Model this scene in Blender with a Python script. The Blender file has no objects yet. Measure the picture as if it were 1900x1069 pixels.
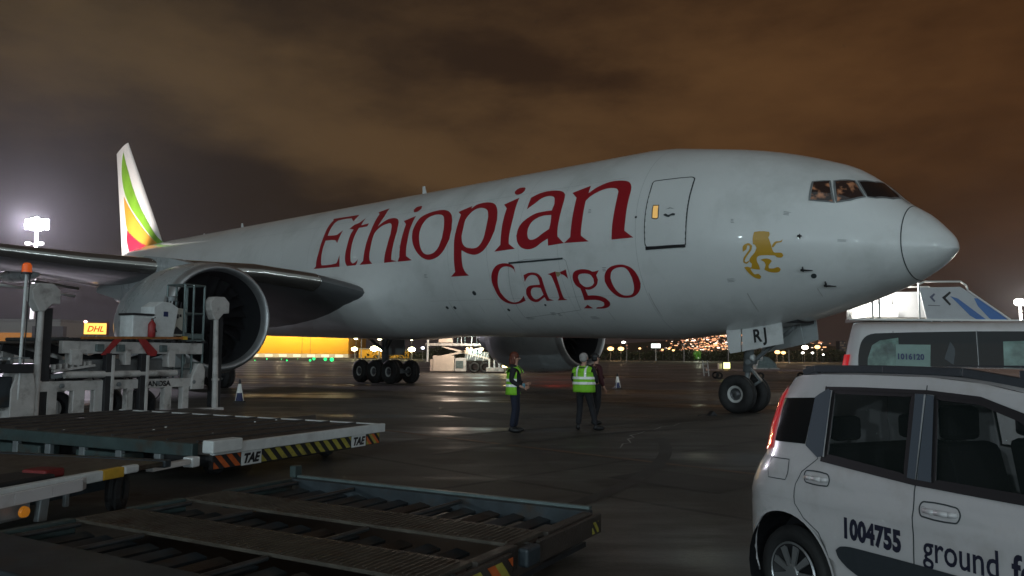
import bpy, bmesh, math, random
from math import radians as R, sin, cos, pi
from mathutils import Vector, Matrix, noise
from mathutils.geometry import tessellate_polygon
import numpy as np
random.seed(7)
SC = bpy.context.scene
COL = SC.collection
# ------------------------------------------------------------------ camera
cam_d = bpy.data.cameras.new('camera'); cam = bpy.data.objects.new('camera', cam_d); COL.objects.link(cam)
SC.camera = cam
cam.location = (0, 0, 1.6462)
cam_d.sensor_width = 36.0
cam_d.lens = 36.0 * 1454.905 / 1900
cam_d.clip_start = .05; cam_d.clip_end = 9000
cam.rotation_euler = (Matrix.Rotation(R(90) + .08535, 3, 'X') @ Matrix.Rotation(.00735, 3, 'Z')).to_euler()
# ------------------------------------------------------------------ world: night cloud deck lit by the city
W = bpy.data.worlds.new('World'); SC.world = W; W.use_nodes = True
nt = W.node_tree; N = nt.nodes; LK = nt.links
for n in list(N): N.remove(n)
def nd(t, **k):
    n = N.new(t)
    for a, b in k.items():
        if a.startswith('i_'):
            n.inputs[int(a[2:]) if a[2:].isdigit() else a[2:]].default_value = b
        else: setattr(n, a, b)
    return n
tc = nd('ShaderNodeTexCoord'); sp = nd('ShaderNodeSeparateXYZ'); LK.new(tc.outputs['Generated'], sp.inputs[0])
def M(op, a, b=None, c=None):
    n = nd('ShaderNodeMath', operation=op)
    for i, v in enumerate((a, b, c)):
        if v is None: continue
        if isinstance(v, (int, float)): n.inputs[i].default_value = v
        else: LK.new(v, n.inputs[i])
    return n.outputs[0]
zz = M('ADD', M('MAXIMUM', sp.outputs[2], 0.0), .22)
cx = M('DIVIDE', sp.outputs[0], zz); cy = M('DIVIDE', sp.outputs[1], zz)
cb = nd('ShaderNodeCombineXYZ'); LK.new(cx, cb.inputs[0]); LK.new(cy, cb.inputs[1])
mp = nd('ShaderNodeMapping'); mp.inputs['Rotation'].default_value = (0, 0, R(28)); mp.inputs['Scale'].default_value = (.55, 1.0, 1); mp.inputs['Location'].default_value = (1.35, .55, 0)
LK.new(cb.outputs[0], mp.inputs[0])
n1 = nd('ShaderNodeTexNoise'); n1.inputs['Scale'].default_value = 1.05; n1.inputs['Detail'].default_value = 6; n1.inputs['Roughness'].default_value = .45; n1.inputs['Distortion'].default_value = .5
LK.new(mp.outputs[0], n1.inputs['Vector'])
cl = nd('ShaderNodeMapRange'); cl.inputs[1].default_value = .36; cl.inputs[2].default_value = .68; cl.interpolation_type = 'SMOOTHSTEP'; LK.new(n1.outputs['Fac'], cl.inputs[0])
east = nd('ShaderNodeMapRange'); east.inputs[1].default_value = -.45; east.inputs[2].default_value = .55; LK.new(sp.outputs[0], east.inputs[0])
lowc = nd('ShaderNodeMapRange'); lowc.inputs[1].default_value = -.02; lowc.inputs[2].default_value = .20; lowc.interpolation_type='SMOOTHSTEP'; LK.new(sp.outputs[2], lowc.inputs[0])
def mixc(f, a, b):
    m = nd('ShaderNodeMix', data_type='RGBA')
    if isinstance(f, (int, float)): m.inputs[0].default_value = f
    else: LK.new(f, m.inputs[0])
    for i, v in ((6, a), (7, b)):
        if isinstance(v, tuple): m.inputs[i].default_value = (*v, 1)
        else: LK.new(v, m.inputs[i])
    return m.outputs[2]
dark = mixc(east.outputs[0], (.020, .0155, .0115), (.040, .017, .0068))
brig = mixc(east.outputs[0], (.082, .054, .027), (.104, .045, .0155))
# broken cloud banks: soft ellipses in the sky, torn by noise
mp3 = nd('ShaderNodeMapping'); mp3.inputs['Scale'].default_value = (1.0, 1.0, 2.6); mp3.inputs['Rotation'].default_value = (0, R(-10), 0); LK.new(tc.outputs['Generated'], mp3.inputs[0])
def noi3(sc, det, rg):
    n = nd('ShaderNodeTexNoise'); n.inputs['Scale'].default_value = sc; n.inputs['Detail'].default_value = det; n.inputs['Roughness'].default_value = rg; LK.new(mp3.outputs[0], n.inputs['Vector']); return n
nA = noi3(3.2, 7, .55); nB = noi3(7.5, 8, .6); sA = nd('ShaderNodeSeparateColor'); LK.new(nA.outputs['Color'], sA.inputs[0])
wx = M('ADD', sp.outputs[0], M('MULTIPLY', M('SUBTRACT', sA.outputs[0], .5), .30)); wz = M('ADD', sp.outputs[2], M('MULTIPLY', M('SUBTRACT', sA.outputs[1], .5), .16))
def bank(x0, z0, a, b_, rot, amp):
    c, s = cos(R(rot)), sin(R(rot)); dx = M('SUBTRACT', wx, x0); dz = M('SUBTRACT', wz, z0)
    p_ = M('DIVIDE', M('ADD', M('MULTIPLY', dx, c), M('MULTIPLY', dz, s)), a); q_ = M('DIVIDE', M('SUBTRACT', M('MULTIPLY', dz, c), M('MULTIPLY', dx, s)), b_)
    r2 = M('ADD', M('MULTIPLY', p_, p_), M('MULTIPLY', q_, q_)); return M('MULTIPLY', M('POWER', 2.718, M('MULTIPLY', r2, -1.0)), amp)
tot = M('ADD', M('MULTIPLY', M('SUBTRACT', nB.outputs['Fac'], .5), 1.1), M('MULTIPLY', cl.outputs[0], .18))
for bk in ((-.33, .30, .30, .065, -12, .62), (-.10, .24, .16, .05, -14, .45), (.22, .28, .26, .10, 4, .62), (-.05, .46, .5, .05, 3, .28), (.05, .335, .14, .025, -16, -.55), (-.40, .17, .34, .055, -3, -.45), (.45, .12, .2, .05, 0, -.2), (-.5, .42, .2, .06, 0, -.1)): tot = M('ADD', tot, bank(*bk))
cf = nd('ShaderNodeMapRange'); cf.interpolation_type = 'SMOOTHSTEP'; cf.inputs[1].default_value = -.25; cf.inputs[2].default_value = .95; LK.new(tot, cf.inputs[0])
cloud = mixc(cf.outputs[0], dark, brig)
hor = mixc(east.outputs[0], (.026, .023, .028), (.030, .022, .020))
skyc = mixc(lowc.outputs[0], hor, cloud)
bg = nd('ShaderNodeBackground'); LK.new(skyc, bg.inputs[0]); bg.inputs[1].default_value = .92
wo = nd('ShaderNodeOutputWorld'); LK.new(bg.outputs[0], wo.inputs[0])
# ------------------------------------------------------------------ key light: the apron floodlighting from behind the camera
sd = bpy.data.lights.new('key_light', 'SUN'); sd.energy = .56; sd.angle = R(90); sd.color = (.74, .93, 1.0)
so = bpy.data.objects.new('key_light', sd); COL.objects.link(so)
so.rotation_euler = Vector((.10, 1.0, -.40)).to_track_quat('-Z', 'Y').to_euler(); so.location = (-10, -40, 30)
so['kind'] = 'structure'
SC.view_settings.view_transform = 'Standard'; SC.view_settings.look = 'None'
SC.view_settings.exposure = 0; SC.view_settings.gamma = 1; SC.view_settings.use_curve_mapping = False
SC.render.engine = 'CYCLES'
SC.cycles.use_denoising = True
SC.cycles.sample_clamp_indirect = 3.0
SC.cycles.max_bounces = 6; SC.cycles.transparent_max_bounces = 12
# ------------------------------------------------------------------ materials
def mat(name, col, rough=.5, metal=0, nscale=0, namp=.25, coat=0, rvar=0, bump=0, bscale=40, dirt=None, dscale=1.5, emit=None, estr=0, trans=0, alpha=1, spec=.5):
    m = bpy.data.materials.new(name); m.use_nodes = True
    t = m.node_tree; b = t.nodes['Principled BSDF']; L = t.links
    b.inputs['Base Color'].default_value = (*col, 1); b.inputs['Roughness'].default_value = rough; b.inputs['Metallic'].default_value = metal
    b.inputs['Coat Weight'].default_value = coat; b.inputs['Coat Roughness'].default_value = .025
    b.inputs['Specular IOR Level'].default_value = spec
    b.inputs['Transmission Weight'].default_value = trans; b.inputs['Alpha'].default_value = alpha
    if emit: b.inputs['Emission Color'].default_value = (*emit, 1); b.inputs['Emission Strength'].default_value = estr
    if nscale or rvar or bump or dirt:
        c = t.nodes.new('ShaderNodeTexCoord'); out = None
        nz = t.nodes.new('ShaderNodeTexNoise'); nz.inputs['Scale'].default_value = nscale or 3; nz.inputs['Detail'].default_value = 7; nz.inputs['Roughness'].default_value = .6
        L.new(c.outputs['Object'], nz.inputs['Vector'])
        if nscale:
            mr = t.nodes.new('ShaderNodeMapRange'); mr.inputs[1].default_value = .3; mr.inputs[2].default_value = .7; mr.inputs[3].default_value = 1 - namp; mr.inputs[4].default_value = 1 + namp
            L.new(nz.outputs['Fac'], mr.inputs[0])
            mx = t.nodes.new('ShaderNodeVectorMath'); mx.operation = 'SCALE'; mx.inputs[0].default_value = col; L.new(mr.outputs[0], mx.inputs['Scale'])
            out = mx.outputs[0]
        if dirt:
            n2 = t.nodes.new('ShaderNodeTexNoise'); n2.inputs['Scale'].default_value = dscale; n2.inputs['Detail'].default_value = 8; n2.inputs['Roughness'].default_value = .65
            L.new(c.outputs['Object'], n2.inputs['Vector'])
            m2 = t.nodes.new('ShaderNodeMapRange'); m2.inputs[1].default_value = .52; m2.inputs[2].default_value = .72; L.new(n2.outputs['Fac'], m2.inputs[0])
            mm = t.nodes.new('ShaderNodeMix'); mm.data_type = 'RGBA'; L.new(m2.outputs[0], mm.inputs[0]); mm.inputs[7].default_value = (*dirt, 1)
            if out: L.new(out, mm.inputs[6])
            else: mm.inputs[6].default_value = (*col, 1)
            out = mm.outputs[2]
        if out: L.new(out, b.inputs['Base Color'])
        if rvar:
            m3 = t.nodes.new('ShaderNodeMapRange'); m3.inputs[1].default_value = .3; m3.inputs[2].default_value = .7; m3.inputs[3].default_value = max(.03, rough - rvar); m3.inputs[4].default_value = rough + rvar
            L.new(nz.outputs['Fac'], m3.inputs[0]); L.new(m3.outputs[0], b.inputs['Roughness'])
        if bump:
            n4 = t.nodes.new('ShaderNodeTexNoise'); n4.inputs['Scale'].default_value = bscale; n4.inputs['Detail'].default_value = 4
            L.new(c.outputs['Object'], n4.inputs['Vector'])
            bp = t.nodes.new('ShaderNodeBump'); bp.inputs['Strength'].default_value = bump; bp.inputs['Distance'].default_value = .01
            L.new(n4.outputs['Fac'], bp.inputs['Height']); L.new(bp.outputs[0], b.inputs['Normal'])
    return m
def emis(name, col, s):
    m = bpy.data.materials.new(name); m.use_nodes = True; t = m.node_tree; t.nodes.remove(t.nodes['Principled BSDF'])
    e = t.nodes.new('ShaderNodeEmission'); e.inputs[0].default_value = (*col, 1); e.inputs[1].default_value = s
    t.links.new(e.outputs[0], t.nodes['Material Output'].inputs[0]); m.cycles.emission_sampling = 'NONE'
    return m
MT = {}
MT['white'] = mat('airframe_white_paint', (.74, .76, .76), .34, nscale=.35, namp=.05, coat=.55, rvar=.06, dirt=(.60, .62, .61), dscale=.45)
MT['slat'] = mat('slat_metal', (.30, .29, .27), .2, .85, nscale=2, namp=.1)
MT['slat2'] = mat('flap_glint_metal', (.75, .72, .70), .3, .4)
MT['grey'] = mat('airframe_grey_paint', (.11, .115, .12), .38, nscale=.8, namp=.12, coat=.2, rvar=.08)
MT['nac'] = mat('nacelle_grey_paint', (.40, .43, .44), .3, nscale=.9, namp=.08, coat=.5, rvar=.06)
MT['lip'] = mat('polished_inlet_lip', (.50, .51, .52), .42, .8, nscale=3, namp=.08, rvar=.08)
MT['inlet'] = mat('inlet_liner', (.02, .022, .025), .55, nscale=8, namp=.1)
MT['titan'] = mat('fan_titanium', (.004, .004, .005), .6, .0)
MT['red'] = mat('red_livery_paint', (.36, .012, .022), .34, coat=.55, nscale=1, namp=.06)
MT['gold'] = mat('gold_livery_paint', (.58, .33, .025), .36, coat=.45)
MT['seam'] = mat('panel_seam', (.035, .045, .05), .6)
MT['seamlt'] = mat('fine_panel_seam', (.36, .38, .38), .5)
MT['green'] = mat('green_livery_paint', (.20, .42, .035), .34, coat=.4, nscale=.3, namp=.35)
MT['orange'] = mat('yellow_livery_paint', (.72, .33, .04), .34, coat=.4, nscale=.3, namp=.15)
MT['pink'] = mat('crimson_livery_paint', (.55, .02, .05), .34, coat=.4)
MT['tyre'] = mat('tyre_rubber', (.018, .018, .019), .75, nscale=6, namp=.3)
MT['rim'] = mat('wheel_rim_paint', (.50, .50, .49), .45, nscale=8, namp=.2)
MT['hub'] = mat('wheel_hub_metal', (.12, .12, .13), .45, .5, nscale=10, namp=.3)
MT['steel'] = mat('gear_steel', (.22, .24, .25), .4, .4, nscale=4, namp=.25)
MT['black'] = mat('black_paint', (.012, .012, .014), .5)
MT['cglass'] = mat('cockpit_glass', (.012, .014, .016), .06, spec=.7)
MT['cargow'] = mat('equipment_white', (.50, .48, .465), .55, nscale=3, namp=.18, dirt=(.13, .11, .095), dscale=2.2, bump=.2)
MT['cargod'] = mat('equipment_dark', (.018, .018, .02), .6, nscale=3, namp=.3)
MT['ral'] = mat('rail_steel', (.14, .18, .18), .45, .5, nscale=5, namp=.3)
MT['deck'] = mat('worn_deck_plate', (.055, .045, .038), .5, .2, nscale=3, namp=.5, dirt=(.03, .022, .018), dscale=3, bump=.5, bscale=60, rvar=.12)
MT['tread'] = mat('tread_plate', (.095, .082, .066), .5, .5, nscale=5, namp=.35, dirt=(.06, .035, .022), dscale=4, bump=.5, bscale=90)
MT['framebl'] = mat('frame_blue_grey_paint', (.032, .042, .050), .5, .2, nscale=4, namp=.4, dirt=(.05, .033, .022), dscale=3)
MT['teal'] = mat('frame_teal_paint', (.042, .066, .066), .5, .1, nscale=4, namp=.3, dirt=(.05, .035, .025), dscale=3)
MT['rollerm'] = mat('roller_steel', (.10, .11, .115), .35, .7, nscale=6, namp=.3)
MT['redp'] = mat('red_paint', (.30, .02, .02), .45, nscale=4, namp=.2)
MT['yel'] = mat('yellow_paint', (.55, .32, .03), .5, nscale=6, namp=.2)
MT['yelb'] = mat('hazard_yellow', (.34, .30, .05), .6, nscale=9, namp=.25, dirt=(.12, .1, .04), dscale=5)
MT['orb'] = mat('hazard_orange', (.50, .10, .02), .6, nscale=9, namp=.25)
MT['orp'] = mat('orange_brown_rail', (.35, .13, .03), .5, nscale=6, namp=.3)
MT['plate'] = mat('white_sign_plate', (.62, .64, .64), .5, nscale=9, namp=.1)
MT['carw'] = mat('car_white_paint', (.62, .60, .61), .26, coat=.9, nscale=1.5, namp=.03, dirt=(.52, .49, .48), dscale=2.5)
MT['carplas'] = mat('car_black_plastic', (.035, .042, .05), .5, nscale=30, namp=.1)
MT['cargrey'] = mat('car_pillar_plastic', (.075, .095, .12), .38, coat=.2)
MT['seat'] = mat('seat_fabric', (.02, .02, .022), .9)
MT['lampred'] = mat('red_lamp_lens', (.65, .01, .018), .12, coat=1.0, emit=(.9, .012, .02), estr=.28)
MT['hubcap'] = mat('hubcap_silver', (.34, .35, .36), .3, .6)
MT['num'] = mat('number_decal', (.016, .018, .04), .5)
MT['blue'] = mat('blue_print', (.05, .16, .45), .4)
MT['dblue'] = mat('dark_blue_plastic', (.015, .025, .10), .5)
MT['skin'] = mat('skin', (.45, .25, .18), .55)
MT['hairred'] = mat('auburn_hair', (.12, .028, .014), .6, nscale=40, namp=.4)
MT['hairgrey'] = mat('grey_hair', (.33, .31, .30), .7, nscale=60, namp=.3)
MT['cloth'] = mat('black_cloth', (.014, .014, .018), .85)
MT['jeans'] = mat('navy_trousers', (.012, .016, .035), .85)
MT['maroon'] = mat('maroon_jacket', (.05, .008, .012), .8)
MT['hivis'] = mat('hi_vis_fabric', (.24, .62, .03), .75, emit=(.25, .6, .03), estr=0.0)
MT['reflect'] = mat('reflective_tape', (.92, .92, .90), .35)
MT['tree'] = mat('dark_foliage', (.045, .055, .02), .7, nscale=.6, namp=.5)
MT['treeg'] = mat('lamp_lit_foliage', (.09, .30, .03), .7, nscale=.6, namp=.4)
MT['bark'] = mat('bark', (.06, .045, .035), .9)
MT['conc'] = mat('pale_concrete', (.28, .27, .25), .8, nscale=.4, namp=.2)
MT['yfac'] = mat('yellow_cladding', (.80, .41, .012), .6, nscale=.05, namp=.10)
MT['lwall'] = mat('light_wall', (.35, .33, .30), .7)
MT['glassd'] = mat('dark_glass', (.01, .012, .014), .05, spec=.6)
# ------------------------------------------------------------------ mesh helpers
class MB:
    def __init__(s): s.v = []; s.f = []; s.mi = []; s.cur = 0
    def add(s, vs, fs):
        o = len(s.v); s.v += [tuple(v) for v in vs]
        for f in fs: s.f.append([i + o for i in f]); s.mi.append(s.cur)
        return s
    def box(s, x0, x1, y0, y1, z0, z1, m=None):
        vs = [Vector((x, y, z)) for z in (z0, z1) for x, y in ((x0, y0), (x1, y0), (x1, y1), (x0, y1))]
        if m is not None: vs = [m @ v for v in vs]
        return s.add(vs, [(0, 3, 2, 1), (4, 5, 6, 7), (0, 1, 5, 4), (1, 2, 6, 5), (2, 3, 7, 6), (3, 0, 4, 7)])
    def bar(s, p, q, w, h=None, up=(0, 0, 1)):
        p, q = Vector(p), Vector(q); d = (q - p); L = d.length; d.normalize(); h = h or w
        u = Vector(up)
        if abs(d.dot(u)) > .95: u = Vector((1, 0, 0))
        a = d.cross(u).normalized(); b = a.cross(d).normalized()
        vs = []
        for e in (p, q):
            for i, j in ((-1, -1), (1, -1), (1, 1), (-1, 1)): vs.append(e + a * i * w / 2 + b * j * h / 2)
        return s.add(vs, [(0, 1, 2, 3), (7, 6, 5, 4), (0, 4, 5, 1), (1, 5, 6, 2), (2, 6, 7, 3), (3, 7, 4, 0)])
    def tube(s, p, q, r0, r1=None, n=12, cap=True):
        p, q = Vector(p), Vector(q); d = (q - p).normalized(); r1 = r0 if r1 is None else r1
        u = Vector((0, 0, 1)) if abs(d.z) < .9 else Vector((1, 0, 0))
        a = d.cross(u).normalized(); b = a.cross(d)
        vs = []
        for e, r in ((p, r0), (q, r1)):
            for i in range(n): t = 2 * pi * i / n; vs.append(e + (a * cos(t) + b * sin(t)) * r)
        fs = [(i, (i + 1) % n, n + (i + 1) % n, n + i) for i in range(n)]
        if cap: fs += [tuple(range(n - 1, -1, -1)), tuple(range(n, 2 * n))]
        return s.add(vs, fs)
    def lathe(s, prof, o=(0, 0, 0), ax=(0, 0, 1), n=32, close=False):
        o = Vector(o); d = Vector(ax).normalized(); u = Vector((0, 0, 1)) if abs(d.z) < .9 else Vector((1, 0, 0))
        a = d.cross(u).normalized(); b = a.cross(d); k = len(prof); vs = []
        for h, r in prof:
            for i in range(n): t = 2 * pi * i / n; vs.append(o + d * h + (a * cos(t) + b * sin(t)) * r)
        fs = []
        for j in range(k - 1 + (1 if close else 0)):
            j2 = (j + 1) % k
            for i in range(n): fs.append((j * n + i, j * n + (i + 1) % n, j2 * n + (i + 1) % n, j2 * n + i))
        return s.add(vs, fs)
    def grid(s, fn, us, vs_):
        P = [[fn(u, v) for v in vs_] for u in us]; n = len(vs_)
        return s.add([p for r in P for p in r], [(i * n + j, i * n + j + 1, (i + 1) * n + j + 1, (i + 1) * n + j) for i in range(len(us) - 1) for j in range(n - 1)])
    def poly(s, loops, fn=lambda p: (p[0], p[1], 0)):
        pts = [p for l in loops for p in l]
        tr = tessellate_polygon([[Vector((p[0], p[1], 0)) for p in l] for l in loops])
        return s.add([fn(p) for p in pts], tr)
    def prism(s, loop, fn, d):          # outline extruded by vector d
        k = len(loop); a = [Vector(fn(p)) for p in loop]; d = Vector(d)
        tr = tessellate_polygon([[Vector((p[0], p[1], 0)) for p in loop]])
        fs = [tuple(t) for t in tr] + [tuple(i + k for i in reversed(t)) for t in tr] + [(i, (i + 1) % k, k + (i + 1) % k, k + i) for i in range(k)]
        return s.add(a + [v + d for v in a], fs)
    def mesh(s, name, mats, smooth=False, fixn=True):
        me = bpy.data.meshes.new(name); me.from_pydata(s.v, [], s.f)
        for m in (mats if isinstance(mats, (list, tuple)) else [mats]): me.materials.append(m)
        if any(s.mi): me.polygons.foreach_set('material_index', s.mi)
        if fixn:
            bm = bmesh.new(); bm.from_mesh(me); bmesh.ops.recalc_face_normals(bm, faces=bm.faces); bm.to_mesh(me); bm.free()
        if smooth: me.polygons.foreach_set('use_smooth', [True] * len(me.polygons))
        return me
    def build(s, name, mats, parent=None, smooth=False, bevel=0, fixn=True, sharp=None):
        me = s.mesh(name, mats, smooth or sharp is not None, fixn)
        if sharp is not None:
            try: me.set_sharp_from_angle(angle=R(sharp))
            except Exception: pass
        return link(name, me, parent, bevel)
def link(name, me, parent=None, bevel=0):
    o = bpy.data.objects.new(name, me); COL.objects.link(o)
    if parent is not None: o.parent = parent
    if bevel:
        b = o.modifiers.new('bevel', 'BEVEL'); b.width = bevel; b.segments = 2; b.limit_method = 'ANGLE'
    return o
def tag(o, label=None, cat=None, group=None, kind=None):
    if label: o['label'] = label
    if cat: o['category'] = cat
    if group: o['group'] = group
    if kind: o['kind'] = kind
    return o
def thing(name, label, cat, loc=(0, 0, 0), rz=0, group=None):
    o = bpy.data.objects.new(name, None); COL.objects.link(o); o.location = loc; o.rotation_euler = (0, 0, rz); o.empty_display_size = .2
    return tag(o, label, cat, group)
def kids(o): return [c for c in bpy.data.objects if c.parent == o]
def copy_tree(o, parent=None):
    c = o.copy(); COL.objects.link(c); c.parent = parent
    for ch in kids(o): copy_tree(ch, c)
    return c
def smooth_loop(P, sharp=48, k=3):
    n = len(P); out = []; V = [Vector(p) for p in P]
    def turn(i):
        a = V[i] - V[i - 1]; b = V[(i + 1) % n] - V[i]
        return math.degrees(a.angle(b, 0)) if a.length and b.length else 0
    T = [turn(i) > sharp for i in range(n)]
    for i in range(n):
        j = (i + 1) % n; p, q = V[i], V[j]; L = (q - p).length
        m0 = (q - p) if T[i] else ((V[j] - V[i - 1]).normalized() * L)
        m1 = (q - p) if T[j] else ((V[(j + 1) % n] - V[i]).normalized() * L)
        for s in range(k):
            t = s / k
            out.append(tuple((2*t**3-3*t**2+1)*p + (t**3-2*t**2+t)*m0 + (-2*t**3+3*t**2)*q + (t**3-t**2)*m1))
        if T[i] and T[j]: del out[-(k - 1):]
    return out
def text_mesh(txt, size, off=0, shear=0, sx=1.0, name='lettering', m=None, extr=.0015, sp=1.0):
    c = bpy.data.curves.new('t', 'FONT'); c.body = txt; c.size = size; c.offset = off; c.shear = shear; c.extrude = extr; c.resolution_u = 3; c.space_character = sp
    o = bpy.data.objects.new('t', c); COL.objects.link(o); dg = bpy.context.evaluated_depsgraph_get(); dg.update()
    me = bpy.data.meshes.new_from_object(o.evaluated_get(dg)); bpy.data.objects.remove(o); bpy.data.curves.remove(c)
    me.name = name; me.transform(Matrix.Diagonal((sx, 1, 1, 1))); me.materials.clear(); me.materials.append(m)
    return me
def text_on(txt, size, origin, xdir, updir, parent, m, name='lettering', **k):     # xdir/updir: local unit vectors of the writing plane
    me = text_mesh(txt, size, name=name, m=m, **k); x = Vector(xdir).normalized(); u = Vector(updir).normalized(); n = x.cross(u)
    me.transform(Matrix.Translation(origin) @ Matrix(((x.x, u.x, n.x, 0), (x.y, u.y, n.y, 0), (x.z, u.z, n.z, 0), (0, 0, 0, 1))))
    return link(name, me, parent)
def light(name, loc, energy, col, r=.4, typ='POINT', target=None, spot=90, parent=None):
    d = bpy.data.lights.new(name, typ); d.energy = energy; d.color = col; d.shadow_soft_size = r
    o = bpy.data.objects.new(name, d); COL.objects.link(o); o.location = loc
    if parent: o.parent = parent
    if typ == 'SPOT':
        d.spot_size = R(spot); d.spot_blend = .4
    if target is not None: o.rotation_euler = (Vector(target) - Vector(loc)).to_track_quat('-Z', 'Y').to_euler()
    return o
# ------------------------------------------------------------------ ground
GA = R(61)          # the bays and the equipment stand at this angle
def ground_mat():
    m = bpy.data.materials.new('wet_apron_concrete'); m.use_nodes = True; t = m.node_tree; L = t.links; b = t.nodes['Principled BSDF']
    def n(ty, **k):
        x = t.nodes.new(ty)
        for a, v in k.items(): setattr(x, a, v)
        return x
    tc = n('ShaderNodeTexCoord'); mp = n('ShaderNodeMapping'); mp.inputs['Rotation'].default_value = (0, 0, -R(45.5)); L.new(tc.outputs['Object'], mp.inputs[0])
    def noi(sc, det, src, rg=.55):
        x = n('ShaderNodeTexNoise'); x.inputs['Scale'].default_value = sc; x.inputs['Detail'].default_value = det; x.inputs['Roughness'].default_value = rg; L.new(src, x.inputs['Vector']); return x.outputs['Fac']
    def rng(src, a, c, d, e):
        x = n('ShaderNodeMapRange'); x.interpolation_type = 'SMOOTHSTEP'
        for i, v in enumerate((a, c, d, e)): x.inputs[i + 1].default_value = v
        L.new(src, x.inputs[0]); return x.outputs[0]
    def mix(f, a, c):
        x = n('ShaderNodeMix', data_type='RGBA')
        if isinstance(f, float): x.inputs[0].default_value = f
        else: L.new(f, x.inputs[0])
        for i, v in ((6, a), (7, c)):
            if isinstance(v, tuple): x.inputs[i].default_value = (*v, 1)
            else: L.new(v, x.inputs[i])
        return x.outputs[2]
    big = noi(.16, 5, tc.outputs['Object']); med = noi(.9, 6, tc.outputs['Object']); fine = noi(28, 5, tc.outputs['Object'], .7)
    base = mix(rng(big, .35, .65, 0, 1), (.050, .046, .041), (.088, .080, .070))
    base = mix(rng(med, .48, .66, 0, .55), base, (.042, .036, .031))
    oil = noi(.55, 3, tc.outputs['Object'], .4); base = mix(rng(oil, .60, .70, 0, .75), base, (.022, .018, .015))
    pale = noi(.33, 7, tc.outputs['Object'], .7); base = mix(rng(pale, .56, .72, 0, .5), base, (.13, .12, .105))
    br = n('ShaderNodeTexBrick'); br.offset = 0; br.inputs['Scale'].default_value = 1; br.inputs['Brick Width'].default_value = 7.5; br.inputs['Row Height'].default_value = 7.5; br.inputs['Mortar Size'].default_value = .06; br.inputs['Mortar Smooth'].default_value = .3
    br.inputs['Color1'].default_value = (.86, .86, .86, 1); br.inputs['Color2'].default_value = (1.12, 1.1, 1.08, 1); br.inputs['Mortar'].default_value = (.40, .38, .36, 1); L.new(mp.outputs[0], br.inputs['Vector'])
    mul = n('ShaderNodeMix', data_type='RGBA', blend_type='MULTIPLY'); mul.inputs[0].default_value = 1; L.new(base, mul.inputs[6]); L.new(br.outputs['Color'], mul.inputs[7])
    m2 = n('ShaderNodeMix', data_type='RGBA', blend_type='MULTIPLY'); m2.inputs[0].default_value = .8; L.new(mul.outputs[2], m2.inputs[6])
    cr = n('ShaderNodeMapRange'); cr.inputs[1].default_value = .25; cr.inputs[2].default_value = .75; cr.inputs[3].default_value = .6; cr.inputs[4].default_value = 1.4; L.new(fine, cr.inputs[0]); L.new(cr.outputs[0], m2.inputs[7])
    L.new(m2.outputs[2], b.inputs['Base Color'])
    mp2 = n('ShaderNodeMapping'); mp2.inputs['Scale'].default_value = (.35, 1, 1); L.new(tc.outputs['Object'], mp2.inputs[0])
    wet = noi(.22, 6, mp2.outputs[0], .62)
    L.new(rng(wet, .46, .63, .67, .29), b.inputs['Roughness'])
    b.inputs['Specular IOR Level'].default_value = .38
    bp = n('ShaderNodeBump'); bp.inputs['Strength'].default_value = .5; bp.inputs['Distance'].default_value = .006; L.new(fine, bp.inputs['Height'])
    bp2 = n('ShaderNodeBump'); bp2.inputs['Strength'].default_value = .35; bp2.inputs['Distance'].default_value = .03; L.new(med, bp2.inputs['Height']); L.new(bp.outputs[0], bp2.inputs['Normal'])
    L.new(bp2.outputs[0], b.inputs['Normal'])
    return m
g = MB(); g.add([(-3500, -300, 0), (3500, -300, 0), (3500, 170, 0), (-3500, 170, 0)], [(0, 1, 2, 3)])
tag(g.build('apron', ground_mat()), 'wet dark concrete apron', kind='structure')
MT['grass'] = mat('night_grass', (.040, .042, .022), .85, nscale=.05, namp=.5, bump=.3, bscale=2)
g = MB(); g.add([(-3500, 170, 0), (3500, 170, 0), (3500, 6000, 0), (-3500, 6000, 0)], [(0, 1, 2, 3)])
tag(g.build('grassland', MT['grass']), 'dark grass beyond the apron', kind='structure')
g = MB(); g.add([(-600, 235, .02), (900, 235, .02), (900, 262, .02), (-600, 262, .02)], [(0, 1, 2, 3)])
tag(g.build('taxiway', mat('taxiway_asphalt', (.11, .10, .085), .7, nscale=.1, namp=.2)), 'far taxiway strip', kind='structure')
def strip(name, pts, w, z, m, label=None):
    b = MB(); P = [Vector((x, y, 0)) for x, y in pts]; vs = []
    for i, p in enumerate(P):
        d = (P[min(i + 1, len(P) - 1)] - P[max(i - 1, 0)]).normalized(); a = Vector((-d.y, d.x, 0))
        ww = w[i] if isinstance(w, (list, tuple)) else w
        vs += [p + a * ww / 2 + Vector((0, 0, z)), p - a * ww / 2 + Vector((0, 0, z))]
    b.add(vs, [(2 * i, 2 * i + 1, 2 * i + 3, 2 * i + 2) for i in range(len(P) - 1)])
    return tag(b.build(name, m), label, kind='structure')
MT['linew'] = mat('worn_line_paint', (.12, .105, .09), .6, nscale=4, namp=.35, dirt=(.06, .055, .05), dscale=2)
MT['liney'] = mat('worn_orange_line', (.13, .065, .035), .6, nscale=4, namp=.3, dirt=(.06, .05, .045), dscale=1.5)
MT['tar'] = mat('crack_sealant', (.38, .38, .36), .6)
def ext(a, b, k0, k1):
    a, b = Vector(a), Vector(b); return [tuple(a + (b - a) * (k0 + (k1 - k0) * i / 24)) for i in range(25)]
strip('painted_line', ext((-2.93, 17.39), (3.43, 11.22), -.6, 1.5), .14, .004, MT['liney'], 'faint orange line across the apron')
strip('painted_line', ext((-4.54, 44.72), (10.01, 30.49), -.9, 1.8), .22, .004, MT['linew'], 'pale worn line under the airliner')
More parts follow.
